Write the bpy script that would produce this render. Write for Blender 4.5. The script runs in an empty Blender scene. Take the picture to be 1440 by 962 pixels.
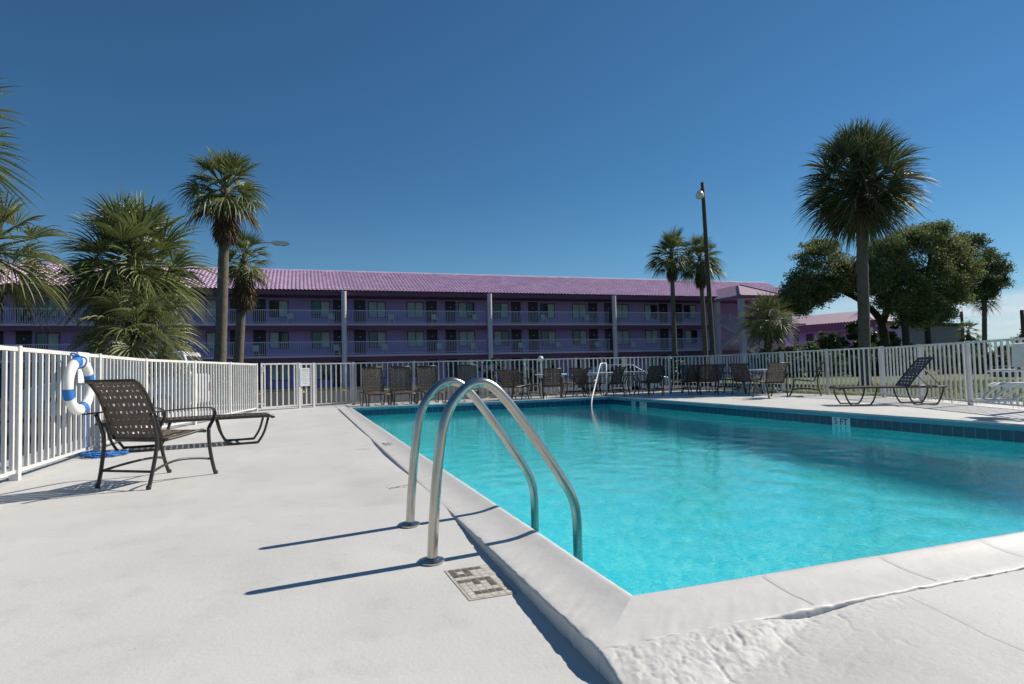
import bpy, math, random
import numpy as np
from mathutils import Vector, Matrix
random.seed(7); rng = np.random.default_rng(7)
R = math.radians
sc = bpy.context.scene
COL = sc.collection

# ------------------------------------------------------------------ camera
CAM_Z = 0.85
FPX, YAW, PITCH, ROLL = 857.93, 0.33114, 0.0455994, -0.0260555
def cam_axes():
    f = Vector((math.sin(YAW)*math.cos(PITCH), math.cos(YAW)*math.cos(PITCH), math.sin(PITCH)))
    r = Vector((math.cos(YAW), -math.sin(YAW), 0)); u = r.cross(f)
    c, s = math.cos(ROLL), math.sin(ROLL)
    return r*c + u*s, u*c - r*s, f
cr, cu, cf = cam_axes()
cd = bpy.data.cameras.new('camera'); cam = bpy.data.objects.new('camera', cd); COL.objects.link(cam)
cam.matrix_world = Matrix(((cr.x, cu.x, -cf.x, 0), (cr.y, cu.y, -cf.y, 0), (cr.z, cu.z, -cf.z, CAM_Z), (0, 0, 0, 1)))
cd.sensor_fit = 'HORIZONTAL'; cd.sensor_width = 36; cd.lens = FPX/1440*36
cd.clip_start = 0.05; cd.clip_end = 3000
sc.camera = cam

# ------------------------------------------------------------------ sky and sun
SUN_EL, SUN_AZ = 40.0, 82.0           # azimuth clockwise from +Y
world = bpy.data.worlds.new('World'); sc.world = world; world.use_nodes = True
wn = world.node_tree.nodes; wl = world.node_tree.links
bg = wn['Background']
sky = wn.new('ShaderNodeTexSky'); sky.sky_type = 'NISHITA'; sky.sun_disc = False
sky.sun_elevation = R(SUN_EL); sky.sun_rotation = R(SUN_AZ)
sky.air_density = 1.0; sky.dust_density = 0.0; sky.ozone_density = 10.0; sky.altitude = 0
tint = wn.new('ShaderNodeMix'); tint.data_type = 'RGBA'; tint.blend_type = 'MULTIPLY'; tint.inputs[0].default_value = 1; tint.inputs[7].default_value = (.72, .98, .94, 1)   # polarised, deeper blue
wl.new(sky.outputs[0], tint.inputs[6])
# a bank of small cumulus low over the horizon
geo = wn.new('ShaderNodeTexCoord'); sep = wn.new('ShaderNodeSeparateXYZ'); wl.new(geo.outputs['Generated'], sep.inputs[0])
mp = wn.new('ShaderNodeMapping'); mp.inputs['Scale'].default_value = (5, 5, 22); wl.new(geo.outputs['Generated'], mp.inputs[0])
nz = wn.new('ShaderNodeTexNoise'); nz.inputs['Scale'].default_value = 1.0; nz.inputs['Detail'].default_value = 7; nz.inputs['Roughness'].default_value = .55
wl.new(mp.outputs[0], nz.inputs['Vector'])
r1 = wn.new('ShaderNodeMapRange'); r1.inputs[1].default_value = .36; r1.inputs[2].default_value = .58; wl.new(nz.outputs[0], r1.inputs[0])
r2 = wn.new('ShaderNodeMapRange'); r2.interpolation_type = 'SMOOTHSTEP'
r2.inputs[1].default_value = .125; r2.inputs[2].default_value = .055; wl.new(sep.outputs['Z'], r2.inputs[0])
r3 = wn.new('ShaderNodeMapRange'); r3.inputs[1].default_value = .66; r3.inputs[2].default_value = .80; wl.new(sep.outputs['X'], r3.inputs[0])
m1 = wn.new('ShaderNodeMath'); m1.operation = 'MULTIPLY'; wl.new(r1.outputs[0], m1.inputs[0]); wl.new(r2.outputs[0], m1.inputs[1])
m2 = wn.new('ShaderNodeMath'); m2.operation = 'MULTIPLY'; wl.new(m1.outputs[0], m2.inputs[0]); wl.new(r3.outputs[0], m2.inputs[1])
mix = wn.new('ShaderNodeMix'); mix.data_type = 'RGBA'; wl.new(m2.outputs[0], mix.inputs[0]); hz = wn.new('ShaderNodeMapRange'); hz.inputs[1].default_value = .30; hz.inputs[2].default_value = .0; hz.inputs[4].default_value = .42; wl.new(sep.outputs['Z'], hz.inputs[0])
hz2 = wn.new('ShaderNodeMath'); hz2.operation = 'POWER'; hz2.inputs[1].default_value = 1.6; wl.new(hz.outputs[0], hz2.inputs[0])
hmx = wn.new('ShaderNodeMix'); hmx.data_type = 'RGBA'; hmx.inputs[7].default_value = (5.6, 7.9, 9.0, 1); wl.new(hz2.outputs[0], hmx.inputs[0]); wl.new(tint.outputs[2], hmx.inputs[6])
wl.new(hmx.outputs[2], mix.inputs[6])
mix.inputs[7].default_value = (9.0, 9.6, 10.2, 1); wl.new(mix.outputs[2], bg.inputs['Color'])
bg.inputs['Strength'].default_value = 0.07
sd = bpy.data.lights.new('sun', 'SUN'); sd.energy = 4.8; sd.angle = R(.5); sd.color = (1, .93, .82)
sun = bpy.data.objects.new('sun', sd); COL.objects.link(sun)
S = Vector((math.cos(R(SUN_EL))*math.sin(R(SUN_AZ)), math.cos(R(SUN_EL))*math.cos(R(SUN_AZ)), math.sin(R(SUN_EL))))
sun.rotation_euler = S.to_track_quat('Z', 'Y').to_euler(); sun.location = (30, 10, 40)

vs = sc.view_settings
sc.display_settings.display_device = 'sRGB'
vs.view_transform = 'Standard'; vs.look = 'None'; vs.exposure = 0.22; vs.gamma = 1.0; vs.use_curve_mapping = False
cy = sc.cycles
sc.render.engine = 'CYCLES'
cy.use_denoising = True
cy.max_bounces = 8; cy.transparent_max_bounces = 12; cy.transmission_bounces = 6; cy.glossy_bounces = 4; cy.diffuse_bounces = 3
cy.sample_clamp_indirect = 30; cy.blur_glossy = 0.45

# ------------------------------------------------------------------ helpers
class MB:
    def __init__(s): s.v = []; s.f = []; s.n = 0
    def add(s, verts, faces):
        verts = np.asarray(verts, float).reshape(-1, 3); k = s.n
        s.v.append(verts); s.n += len(verts)
        s.f += [tuple(i+k for i in fc) for fc in faces]
    def box(s, a, b, M=None):
        x0, y0, z0 = a; x1, y1, z1 = b
        v = np.array([(x0,y0,z0),(x1,y0,z0),(x1,y1,z0),(x0,y1,z0),(x0,y0,z1),(x1,y0,z1),(x1,y1,z1),(x0,y1,z1)], float)
        if M is not None: v = np.array([M @ Vector(p) for p in v])
        s.add(v, [(0,3,2,1),(4,5,6,7),(0,1,5,4),(1,2,6,5),(2,3,7,6),(3,0,4,7)])
    def bar(s, p, q, w, h=None, up=(0,0,1)):
        """square bar from p to q"""
        h = h or w; p = Vector(p); q = Vector(q); d = (q-p).normalized(); up = Vector(up)
        if abs(d.dot(up)) > .98: up = Vector((1,0,0))
        x = d.cross(up).normalized()*(w/2); y = x.cross(d).normalized()*(h/2)
        s.add([p-x-y, p+x-y, p+x+y, p-x+y, q-x-y, q+x-y, q+x+y, q-x+y],
              [(0,3,2,1),(4,5,6,7),(0,1,5,4),(1,2,6,5),(2,3,7,6),(3,0,4,7)])
    def tube(s, pts, r, n=8, cap=True):
        pts = [Vector(p) for p in pts]; m = len(pts)
        rs = r if hasattr(r, '__len__') else [r]*m
        t0 = (pts[1]-pts[0]).normalized()
        nrm = t0.cross(Vector((0,0,1)))
        if nrm.length < .05: nrm = t0.cross(Vector((1,0,0)))
        nrm.normalize(); V = []
        for i in range(m):
            t = (pts[min(i+1,m-1)]-pts[max(i-1,0)]).normalized()
            nrm = (nrm - t*nrm.dot(t)).normalized(); b = t.cross(nrm)
            for k in range(n):
                a = 2*math.pi*k/n; V.append(pts[i]+(nrm*math.cos(a)+b*math.sin(a))*rs[i])
        F = [(i*n+k, i*n+(k+1)%n, (i+1)*n+(k+1)%n, (i+1)*n+k) for i in range(m-1) for k in range(n)]
        if cap: F += [tuple(range(n-1,-1,-1)), tuple((m-1)*n+k for k in range(n))]
        s.add(V, F)
    def lathe(s, prof, n=24, c=(0,0,0)):
        V = [(c[0]+r*math.cos(2*math.pi*k/n), c[1]+r*math.sin(2*math.pi*k/n), c[2]+z) for r, z in prof for k in range(n)]
        m = len(prof)
        F = [(i*n+k, i*n+(k+1)%n, (i+1)*n+(k+1)%n, (i+1)*n+k) for i in range(m-1) for k in range(n)]
        F += [tuple(range(n-1,-1,-1)), tuple((m-1)*n+k for k in range(n))]
        s.add(V, F)
    def grid(s, X, Y, Z):
        """X,Y,Z 2D arrays"""
        a, b = X.shape
        V = np.stack([X, Y, Z], -1).reshape(-1, 3)
        F = [(i*b+j, (i+1)*b+j, (i+1)*b+j+1, i*b+j+1) for i in range(a-1) for j in range(b-1)]
        s.add(V, F)
    def prism(s, poly, a, b, axis='x'):
        """polygon of 2D points extruded along an axis from a to b"""
        n = len(poly)
        mk = {'x': lambda p, t: (t, p[0], p[1]), 'y': lambda p, t: (p[0], t, p[1]), 'z': lambda p, t: (p[0], p[1], t)}[axis]
        V = [mk(p, a) for p in poly]+[mk(p, b) for p in poly]
        s.add(V, [tuple(range(n-1,-1,-1)), tuple(range(n, 2*n))]+[(i, (i+1)%n, n+(i+1)%n, n+i) for i in range(n)])
    def build(s, name, mat, parent=None, smooth=False, loc=None):
        me = bpy.data.meshes.new(name)
        V = np.concatenate(s.v) if s.v else np.zeros((0,3))
        me.from_pydata(V.tolist(), [], s.f); me.update()
        if mat: me.materials.append(mat)
        if smooth: me.polygons.foreach_set('use_smooth', [True]*len(me.polygons))
        o = bpy.data.objects.new(name, me); COL.objects.link(o)
        if parent: o.parent = parent
        if loc: o.location = loc
        return o
def fix_normals(o):
    import bmesh
    bm = bmesh.new(); bm.from_mesh(o.data); bmesh.ops.recalc_face_normals(bm, faces=bm.faces); bm.to_mesh(o.data); bm.free(); return o
def soft(o, angle=40):
    o.data.polygons.foreach_set('use_smooth', [True]*len(o.data.polygons))
    try: o.data.set_sharp_from_angle(angle=R(angle))
    except Exception: pass
    return o
def tag(o, label=None, cat=None, group=None, kind=None):
    if label: o['label'] = label
    if cat: o['category'] = cat
    if group: o['group'] = group
    if kind: o['kind'] = kind
    return o
def thing(name, label, cat, loc=(0,0,0), rz=0, group=None):
    o = bpy.data.objects.new(name, None); COL.objects.link(o); o.location = loc; o.rotation_euler = (0,0,rz)
    o.empty_display_size = .2
    return tag(o, label, cat, group)
def dup(root, loc, rz, label, group=None):
    r = root.copy(); COL.objects.link(r); r.location = loc; r.rotation_euler = (0,0,rz); r['label'] = label
    if group: r['group'] = group
    for ch in list(root.children):
        c = ch.copy(); COL.objects.link(c); c.parent = r
        for g in list(ch.children):
            d = g.copy(); COL.objects.link(d); d.parent = c
    return r
def smoothpath(pts, k=6):
    """Catmull-Rom"""
    P = [Vector(p) for p in pts]; P = [P[0]*2-P[1]]+P+[P[-1]*2-P[-2]]; out = []
    for i in range(1, len(P)-2):
        a, b, c, d = P[i-1:i+3]
        for j in range(k):
            t = j/k
            out.append(.5*((2*b)+(c-a)*t+(2*a-5*b+4*c-d)*t*t+(3*b-a-3*c+d)*t**3))
    out.append(P[-2]); return out
def smst(a, b, x):
    t = np.clip((np.asarray(x, float)-a)/(b-a), 0, 1); return t*t*(3-2*t)

# ------------------------------------------------------------------ materials
def mat(name, col, rough=.6, metal=0.0, noise=None, bump=None, spec=.5, island=0.0, translucent=0.0, coat=0.0):
    """principled; noise=(scale, amount, colour2), bump=(scale, strength, distance)"""
    m = bpy.data.materials.new(name); m.use_nodes = True; N = m.node_tree.nodes; L = m.node_tree.links
    b = N['Principled BSDF']; b.inputs['Base Color'].default_value = (*col, 1); b.inputs['Roughness'].default_value = rough
    b.inputs['Metallic'].default_value = metal; b.inputs['Specular IOR Level'].default_value = spec
    b.inputs['Coat Weight'].default_value = coat
    tc = N.new('ShaderNodeTexCoord'); src = None
    if noise:
        n = N.new('ShaderNodeTexNoise'); n.inputs['Scale'].default_value = noise[0]; n.inputs['Detail'].default_value = 6; n.inputs['Roughness'].default_value = .65
        L.new(tc.outputs['Object'], n.inputs['Vector'])
        mr = N.new('ShaderNodeMapRange'); mr.inputs[1].default_value = .35; mr.inputs[2].default_value = .7; mr.inputs[4].default_value = noise[1]
        L.new(n.outputs[0], mr.inputs[0])
        mx = N.new('ShaderNodeMix'); mx.data_type = 'RGBA'; mx.inputs[6].default_value = (*col, 1); mx.inputs[7].default_value = (*noise[2], 1)
        L.new(mr.outputs[0], mx.inputs[0]); src = mx.outputs[2]
    if island:
        g = N.new('ShaderNodeNewGeometry'); mr = N.new('ShaderNodeMapRange'); mr.inputs[3].default_value = 1-island; mr.inputs[4].default_value = 1+island
        L.new(g.outputs['Random Per Island'], mr.inputs[0])
        mx = N.new('ShaderNodeMix'); mx.data_type = 'RGBA'; mx.blend_type = 'MULTIPLY'; mx.inputs[0].default_value = 1
        if src: L.new(src, mx.inputs[6])
        else: mx.inputs[6].default_value = (*col, 1)
        L.new(mr.outputs[0], mx.inputs[7]); src = mx.outputs[2]
    if src: L.new(src, b.inputs['Base Color'])
    if bump:
        n = N.new('ShaderNodeTexNoise'); n.inputs['Scale'].default_value = bump[0]; n.inputs['Detail'].default_value = 5
        L.new(tc.outputs['Object'], n.inputs['Vector'])
        bp = N.new('ShaderNodeBump'); bp.inputs['Strength'].default_value = bump[1]; bp.inputs['Distance'].default_value = bump[2]
        L.new(n.outputs[0], bp.inputs['Height']); L.new(bp.outputs[0], b.inputs['Normal'])
    if translucent:
        t = N.new('ShaderNodeBsdfTranslucent'); mxs = N.new('ShaderNodeMixShader'); mxs.inputs[0].default_value = translucent
        if src: L.new(src, t.inputs['Color'])
        else: t.inputs['Color'].default_value = (*col, 1)
        L.new(b.outputs[0], mxs.inputs[1]); L.new(t.outputs[0], mxs.inputs[2]); L.new(mxs.outputs[0], N['Material Output'].inputs['Surface'])
    return m
def deck_paint():
    m = bpy.data.materials.new('white_deck_paint'); m.use_nodes = True; N = m.node_tree.nodes; L = m.node_tree.links
    b = N['Principled BSDF']; b.inputs['Roughness'].default_value = .62; b.inputs['Specular IOR Level'].default_value = .3
    tc = N.new('ShaderNodeTexCoord'); O = tc.outputs['Object']
    def noise(scale, detail=6, rough=.6, vec=O):
        n = N.new('ShaderNodeTexNoise'); n.inputs['Scale'].default_value = scale; n.inputs['Detail'].default_value = detail; n.inputs['Roughness'].default_value = rough
        L.new(vec, n.inputs['Vector']); return n.outputs[0]
    def ramp(sock, a, b_, c=0., d=1.):
        r = N.new('ShaderNodeMapRange'); r.inputs[1].default_value = a; r.inputs[2].default_value = b_; r.inputs[3].default_value = c; r.inputs[4].default_value = d
        L.new(sock, r.inputs[0]); return r.outputs[0]
    def mixc(f, a, b_):
        x = N.new('ShaderNodeMix'); x.data_type = 'RGBA'; L.new(f, x.inputs[0])
        for s_, v in ((6, a), (7, b_)):
            if isinstance(v, tuple): x.inputs[s_].default_value = (*v, 1)
            else: L.new(v, x.inputs[s_])
        return x.outputs[2]
    c = mixc(ramp(noise(.9), .35, .7), (.555, .545, .525), (.615, .605, .58))
    c = mixc(ramp(noise(4.5, 8, .7), .52, .74, 0, .60), c, (.47, .455, .425))
    c = mixc(ramp(noise(38, 4, .7), .62, .78, 0, .45), c, (.45, .44, .41))
    # dark specks of grit where the paint wore off
    vo = N.new('ShaderNodeTexVoronoi'); vo.inputs['Scale'].default_value = 7; L.new(O, vo.inputs['Vector'])
    sp = ramp(vo.outputs['Distance'], .055, .02)
    mm = N.new('ShaderNodeMath'); mm.operation = 'MULTIPLY'; L.new(sp, mm.inputs[0]); L.new(ramp(noise(2.3, 2), .50, .56), mm.inputs[1])
    m3 = N.new('ShaderNodeMath'); m3.operation = 'MULTIPLY'; m3.inputs[1].default_value = .55; L.new(mm.outputs[0], m3.inputs[0])
    c = mixc(m3.outputs[0], c, (.22, .20, .18))
    c = mixc(ramp(noise(.55, 6, .66), .50, .76, 0, .42), c, (.455, .43, .38))      # old water stains
    dn = N.new('ShaderNodeTexNoise'); dn.inputs['Scale'].default_value = 6; L.new(O, dn.inputs['Vector'])
    dm = N.new('ShaderNodeMix'); dm.data_type = 'RGBA'; dm.inputs[0].default_value = .12; L.new(O, dm.inputs[6]); L.new(dn.outputs['Color'], dm.inputs[7])
    ve = N.new('ShaderNodeTexVoronoi'); ve.feature = 'DISTANCE_TO_EDGE'; ve.inputs['Scale'].default_value = 2.6; L.new(dm.outputs[2], ve.inputs['Vector'])
    ck = N.new('ShaderNodeMath'); ck.operation = 'MULTIPLY'; L.new(ramp(ve.outputs['Distance'], .006, .002), ck.inputs[0]); L.new(ramp(noise(.8, 3), .60, .66, 0, .4), ck.inputs[1])
    c = mixc(ck.outputs[0], c, (.20, .185, .165))
    L.new(c, b.inputs['Base Color'])
    bp = N.new('ShaderNodeBump'); bp.inputs['Strength'].default_value = .45; bp.inputs['Distance'].default_value = .004
    L.new(noise(55, 6, .7), bp.inputs['Height'])
    mpn = N.new('ShaderNodeMapping'); mpn.inputs['Scale'].default_value = (2.2, 9, 6); mpn.inputs['Rotation'].default_value = (0, 0, 1.0); L.new(O, mpn.inputs[0])
    b2 = N.new('ShaderNodeBump'); b2.inputs['Strength'].default_value = .28; b2.inputs['Distance'].default_value = .006
    L.new(noise(2.2, 6, .65, mpn.outputs[0]), b2.inputs['Height']); L.new(bp.outputs[0], b2.inputs['Normal'])
    L.new(b2.outputs[0], b.inputs['Normal']); return m
M_deck = deck_paint()
M_cope = mat('coping_paint', (.60, .585, .56), .55, noise=(9, .7, (.52, .50, .47)), bump=(40, .22, .005))
M_teal = mat('teal_coping_face', (.085, .36, .44), .5, noise=(5, .5, (.16, .38, .40)))
M_joint = mat('joint_dirt', (.34, .32, .29), .9, noise=(25, 1.0, (.56, .54, .51)))
def tile_mat():
    m = bpy.data.materials.new('blue_waterline_tile'); m.use_nodes = True; N = m.node_tree.nodes; L = m.node_tree.links
    b = N['Principled BSDF']; b.inputs['Roughness'].default_value = .15
    g = N.new('ShaderNodeNewGeometry'); s = N.new('ShaderNodeSeparateXYZ'); L.new(g.outputs['Position'], s.inputs[0])
    add = N.new('ShaderNodeMath'); L.new(s.outputs[0], add.inputs[0]); L.new(s.outputs[1], add.inputs[1])
    fr = N.new('ShaderNodeMath'); fr.operation = 'PINGPONG'; fr.inputs[1].default_value = .077; L.new(add.outputs[0], fr.inputs[0])
    ls = N.new('ShaderNodeMath'); ls.operation = 'LESS_THAN'; ls.inputs[1].default_value = .003; L.new(fr.outputs[0], ls.inputs[0])
    n = N.new('ShaderNodeTexNoise'); n.inputs['Scale'].default_value = 5; L.new(g.outputs['Position'], n.inputs['Vector'])
    mx0 = N.new('ShaderNodeMix'); mx0.data_type = 'RGBA'; mx0.inputs[6].default_value = (.002, .050, .11, 1); mx0.inputs[7].default_value = (.003, .085, .155, 1); L.new(n.outputs[0], mx0.inputs[0])
    mx = N.new('ShaderNodeMix'); mx.data_type = 'RGBA'; L.new(mx0.outputs[2], mx.inputs[6]); mx.inputs[7].default_value = (.10, .30, .36, 1)
    L.new(ls.outputs[0], mx.inputs[0]); L.new(mx.outputs[2], b.inputs['Base Color']); return m
M_tile = tile_mat()
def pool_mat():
    m = mat('aqua_plaster_ripple_light', (.03, .8, .95), .7); N = m.node_tree.nodes; L = m.node_tree.links; b = N['Principled BSDF']
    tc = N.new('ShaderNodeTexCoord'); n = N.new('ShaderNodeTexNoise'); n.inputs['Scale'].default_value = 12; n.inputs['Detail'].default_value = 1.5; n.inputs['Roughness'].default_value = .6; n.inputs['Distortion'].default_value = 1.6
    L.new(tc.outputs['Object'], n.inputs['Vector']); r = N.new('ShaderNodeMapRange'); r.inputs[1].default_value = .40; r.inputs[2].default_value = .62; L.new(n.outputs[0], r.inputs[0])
    x = N.new('ShaderNodeMix'); x.data_type = 'RGBA'; x.inputs[6].default_value = (.04, .80, .92, 1); x.inputs[7].default_value = (.42, 1.0, 1.0, 1)  # pale mottles put the light focused by ripples into the floor colour
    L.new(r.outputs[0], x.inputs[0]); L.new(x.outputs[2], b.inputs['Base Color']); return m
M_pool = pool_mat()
def water_mat():
    m = bpy.data.materials.new('pool_water'); m.use_nodes = True; N = m.node_tree.nodes; L = m.node_tree.links
    out = N['Material Output']; N.remove(N['Principled BSDF'])
    rf = N.new('ShaderNodeBsdfRefraction'); rf.inputs['IOR'].default_value = 1.33; rf.inputs['Roughness'].default_value = 0; rf.inputs['Color'].default_value = (.70, .975, 1, 1)
    gl = N.new('ShaderNodeBsdfGlossy'); gl.inputs['Roughness'].default_value = .02
    tc = N.new('ShaderNodeTexCoord')
    n1 = N.new('ShaderNodeTexNoise'); n1.inputs['Scale'].default_value = 21; n1.inputs['Detail'].default_value = 2; n1.inputs['Distortion'].default_value = .8; L.new(tc.outputs['Object'], n1.inputs['Vector'])
    bp = N.new('ShaderNodeBump'); bp.inputs['Strength'].default_value = .07; bp.inputs['Distance'].default_value = .02; L.new(n1.outputs[0], bp.inputs['Height'])
    for x in (rf, gl): L.new(bp.outputs[0], x.inputs['Normal'])
    fr = N.new('ShaderNodeFresnel'); fr.inputs['IOR'].default_value = 1.33; L.new(bp.outputs[0], fr.inputs['Normal'])
    mB = N.new('ShaderNodeMixShader'); L.new(fr.outputs[0], mB.inputs[0]); L.new(rf.outputs[0], mB.inputs[1]); L.new(gl.outputs[0], mB.inputs[2])
    L.new(mB.outputs[0], out.inputs['Surface']); return m
M_water = water_mat()
M_white = mat('white_fence_paint', (.71, .70, .68), .4, noise=(5, .9, (.60, .585, .55)), island=.05)
M_whiteplastic = mat('white_plastic', (.72, .70, .66), .4, noise=(4, .4, (.62, .60, .55)))
M_bronze = mat('brown_powder_coat', (.030, .024, .020), .38, noise=(20, .6, (.05, .04, .032)))
M_strap = mat('brown_vinyl_strap', (.095, .066, .050), .5, noise=(14, .7, (.16, .115, .09)))
M_straptan = mat('sunlit_strap', (.19, .145, .095), .6, noise=(14, .8, (.11, .08, .055)))  # lighter copy of the brown strap, sunlight put into its colour
M_steel = mat('stainless_steel', (.56, .53, .48), .26, 1.0, noise=(6, .6, (.40, .36, .31)), bump=(60, .04, .002))
M_alu = mat('aluminium', (.7, .7, .7), .4, .7)
M_black = mat('black_rubber', (.012, .012, .012), .6)
M_blue = mat('blue_rope_and_tape', (.02, .16, .50), .55)
M_ring = mat('ring_white', (.78, .77, .74), .45, noise=(5, .4, (.68, .67, .63)))
M_tabletop = mat('white_table_top', (.74, .74, .73), .35)
M_stucco = mat('purple_stucco', (.50, .35, .70), .85, noise=(.7, .9, (.41, .285, .58)), bump=(8, .2, .02))
M_fascia = mat('plum_fascia', (.16, .065, .13), .7)
M_slab = mat('lavender_slab', (.62, .52, .62), .7)
M_column = mat('lavender_white_column', (.70, .63, .66), .6, noise=(2, .4, (.62, .56, .58)))
M_rail = mat('balcony_rail_paint', (.66, .60, .68), .5)
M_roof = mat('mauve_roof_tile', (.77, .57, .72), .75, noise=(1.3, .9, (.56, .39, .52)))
M_roof2 = mat('shaded_mauve_tile', (.35, .225, .32), .75, noise=(3.0, .9, (.27, .17, .24)))  # darker mauve for the wing; puts the tower front's shade into the colour
M_door = mat('plum_door', (.022, .010, .026), .4)
M_glass = mat('dark_window_glass', (.012, .022, .028), .06, spec=.8)
M_curtain = mat('pale_curtain', (.60, .66, .64), .8, noise=(1.1, .9, (.34, .42, .42)))
M_wframe = mat('window_frame', (.06, .06, .075), .5)
M_asphalt = mat('asphalt', (.032, .030, .028), .9, noise=(1.5, .7, (.05, .046, .042)), bump=(30, .3, .01))
M_ground = mat('dry_ground', (.10, .095, .05), .95, noise=(.4, .8, (.14, .12, .07)))
M_lawn = mat('lawn_soil', (.09, .14, .03), .95, noise=(1.2, .9, (.15, .13, .05)))
M_grass = mat('grass_blades', (.13, .21, .035), .7, noise=(.8, .8, (.24, .23, .07)), island=.35, translucent=.3)
M_yellow = mat('yellow_line_paint', (.55, .42, .08), .7)
M_kerb = mat('concrete', (.38, .37, .35), .85, noise=(3, .6, (.28, .27, .25)))
M_frond = mat('sabal_frond', (.14, .175, .052), .5, noise=(.9, .8, (.215, .225, .085)), island=.45, translucent=.22)  # lighter blades at random put sunlit streaks into the colour
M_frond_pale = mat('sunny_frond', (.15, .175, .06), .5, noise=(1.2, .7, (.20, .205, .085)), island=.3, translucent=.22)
M_frond_dark = mat('dark_frond', (.075, .105, .036), .55, noise=(1.2, .9, (.14, .145, .065)), island=.55, translucent=.22)  # strong tone spread between blades, sunlit speckles put into the colour
M_dead = mat('dead_frond', (.13, .085, .045), .8, noise=(1.5, .8, (.075, .05, .03)), island=.35, translucent=.1)
M_trunk = mat('palm_bark', (.16, .135, .105), .9, noise=(5, .9, (.09, .075, .055)), bump=(14, .6, .03))
M_bark = mat('oak_bark', (.045, .038, .032), .95, noise=(6, .8, (.075, .062, .05)), bump=(12, .6, .03))
M_leaf = mat('oak_leaf', (.15, .20, .075), .6, spec=.2, noise=(.35, .9, (.22, .225, .10)), island=.5, translucent=.40)
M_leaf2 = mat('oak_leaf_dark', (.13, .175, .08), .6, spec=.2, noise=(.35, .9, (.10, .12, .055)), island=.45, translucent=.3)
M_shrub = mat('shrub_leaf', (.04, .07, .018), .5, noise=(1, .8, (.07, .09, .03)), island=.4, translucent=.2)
M_wood = mat('weathered_pole', (.075, .065, .055), .9, noise=(4, .7, (.11, .095, .08)))
M_grey = mat('grey_metal_cladding', (.17, .175, .19), .6, noise=(.5, .4, (.14, .145, .16)))
M_greyroof = mat('dark_roof_edge', (.03, .03, .035), .8)
M_vanwhite = mat('white_car_paint', (.74, .74, .74), .25, coat=.6)
M_silver = mat('silver_car_paint', (.17, .20, .235), .3, .3, coat=.6)
M_darkcar = mat('dark_teal_car_paint', (.03, .085, .10), .3, coat=.6)
M_tyre = mat('tyre_rubber', (.015, .015, .015), .8)
M_lampred = mat('tail_light', (.35, .01, .01), .25)
M_headl = mat('headlight', (.75, .75, .72), .15)
M_globe = mat('white_glass_globe', (.78, .78, .76), .25)
M_mtile = mat('cream_marker_tile', (.50, .45, .38), .6, noise=(22, 1.0, (.60, .575, .54)))
M_grout = mat('tan_grout', (.36, .31, .24), .9, noise=(26, 1.0, (.56, .53, .48)))
M_mink = mat('black_marker_tile', (.065, .055, .05), .6, noise=(40, .9, (.24, .21, .18)))
M_sign = mat('white_sign', (.78, .78, .77), .4)
M_signink = mat('grey_sign_print', (.35, .35, .36), .6)
M_faded = mat('faded_print', (.10, .10, .11), .7, noise=(60, .9, (.4, .4, .4)))

# ------------------------------------------------------------------ pool numbers
XL, XR, YF, YB = 1.163, 8.542, 2.060, 16.144     # coping lip
WZ = -.228                                        # water level
CW = .30                                          # coping width
XO, YO = XL-CW, YF-CW
_ys = [-3, 1.5, 1.79, 2.2, 2.7, 3.23, 4.0, 5.3, 6.06, 6.9, 7.86, 8.6, 10, 20]
_zs = [-.105, -.098, -.096, -.090, -.075, -.059, -.026, -.037, -.048, -.056, -.050, -.034, -.045, -.06]
_n = rng.random((64, 64))
def vnoise(x, y):
    x = np.asarray(x, float); y = np.asarray(y, float)
    i = np.floor(x).astype(int); j = np.floor(y).astype(int); u = x-i; v = y-j
    u = u*u*(3-2*u); v = v*v*(3-2*v); g = lambda a, b: _n[a % 64, b % 64]
    return (g(i,j)*(1-u)+g(i+1,j)*u)*(1-v)+(g(i,j+1)*(1-u)+g(i+1,j+1)*u)*v-.5
def zleft(x, y):
    e = np.interp(y, _ys, _zs); w = .30+.70*smst(-1.2, .80, x)
    w2 = np.where(np.asarray(y) > 4.2, smst(.2, .82, x), w)
    return -.06+(e+.06)*w2+.004*vnoise(np.asarray(x)*1.7, np.asarray(y)*1.7)
def zfront(x, y):
    x = np.asarray(x, float); y = np.asarray(y, float)
    base = -.108+.071*smst(.9, 2.1, x)
    wd = .03+.22*(1-smst(1.0, 1.75, x))+.05*vnoise(x*5+2, x*0+.3)+.02*vnoise(x*23, x*0+.7)
    fill = np.clip((y-YO+wd)/(wd-.008), 0, 1)**.8*(1-smst(1.45, 1.75, x))*smst(.850, .867, x)
    zone = (.75*smst(YO-wd-.12, YO-wd+.08, y)+.25*smst(YO-.75, YO-.1, y))*(1-smst(1.5, 2.5, x))
    rough = (vnoise(x*13+3, y*26)*.004+vnoise(x*40, y*70)*.004+vnoise(x*110, y*150)*.0035-.006*smst(.06, .0, abs(vnoise(x*7+5, y*13)+.1*vnoise(x*40, y*40)))-.004*smst(.05, .0, abs(vnoise(x*17+9, y*24))))*zone
    return base+(-.031-base)*fill+rough*(1-.7*smst(YO-.03, YO, y))+.003*vnoise(x*3, y*3)
def zdeck(x, y):
    return float(zleft(x, y)) if x < XO else -.06

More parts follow.
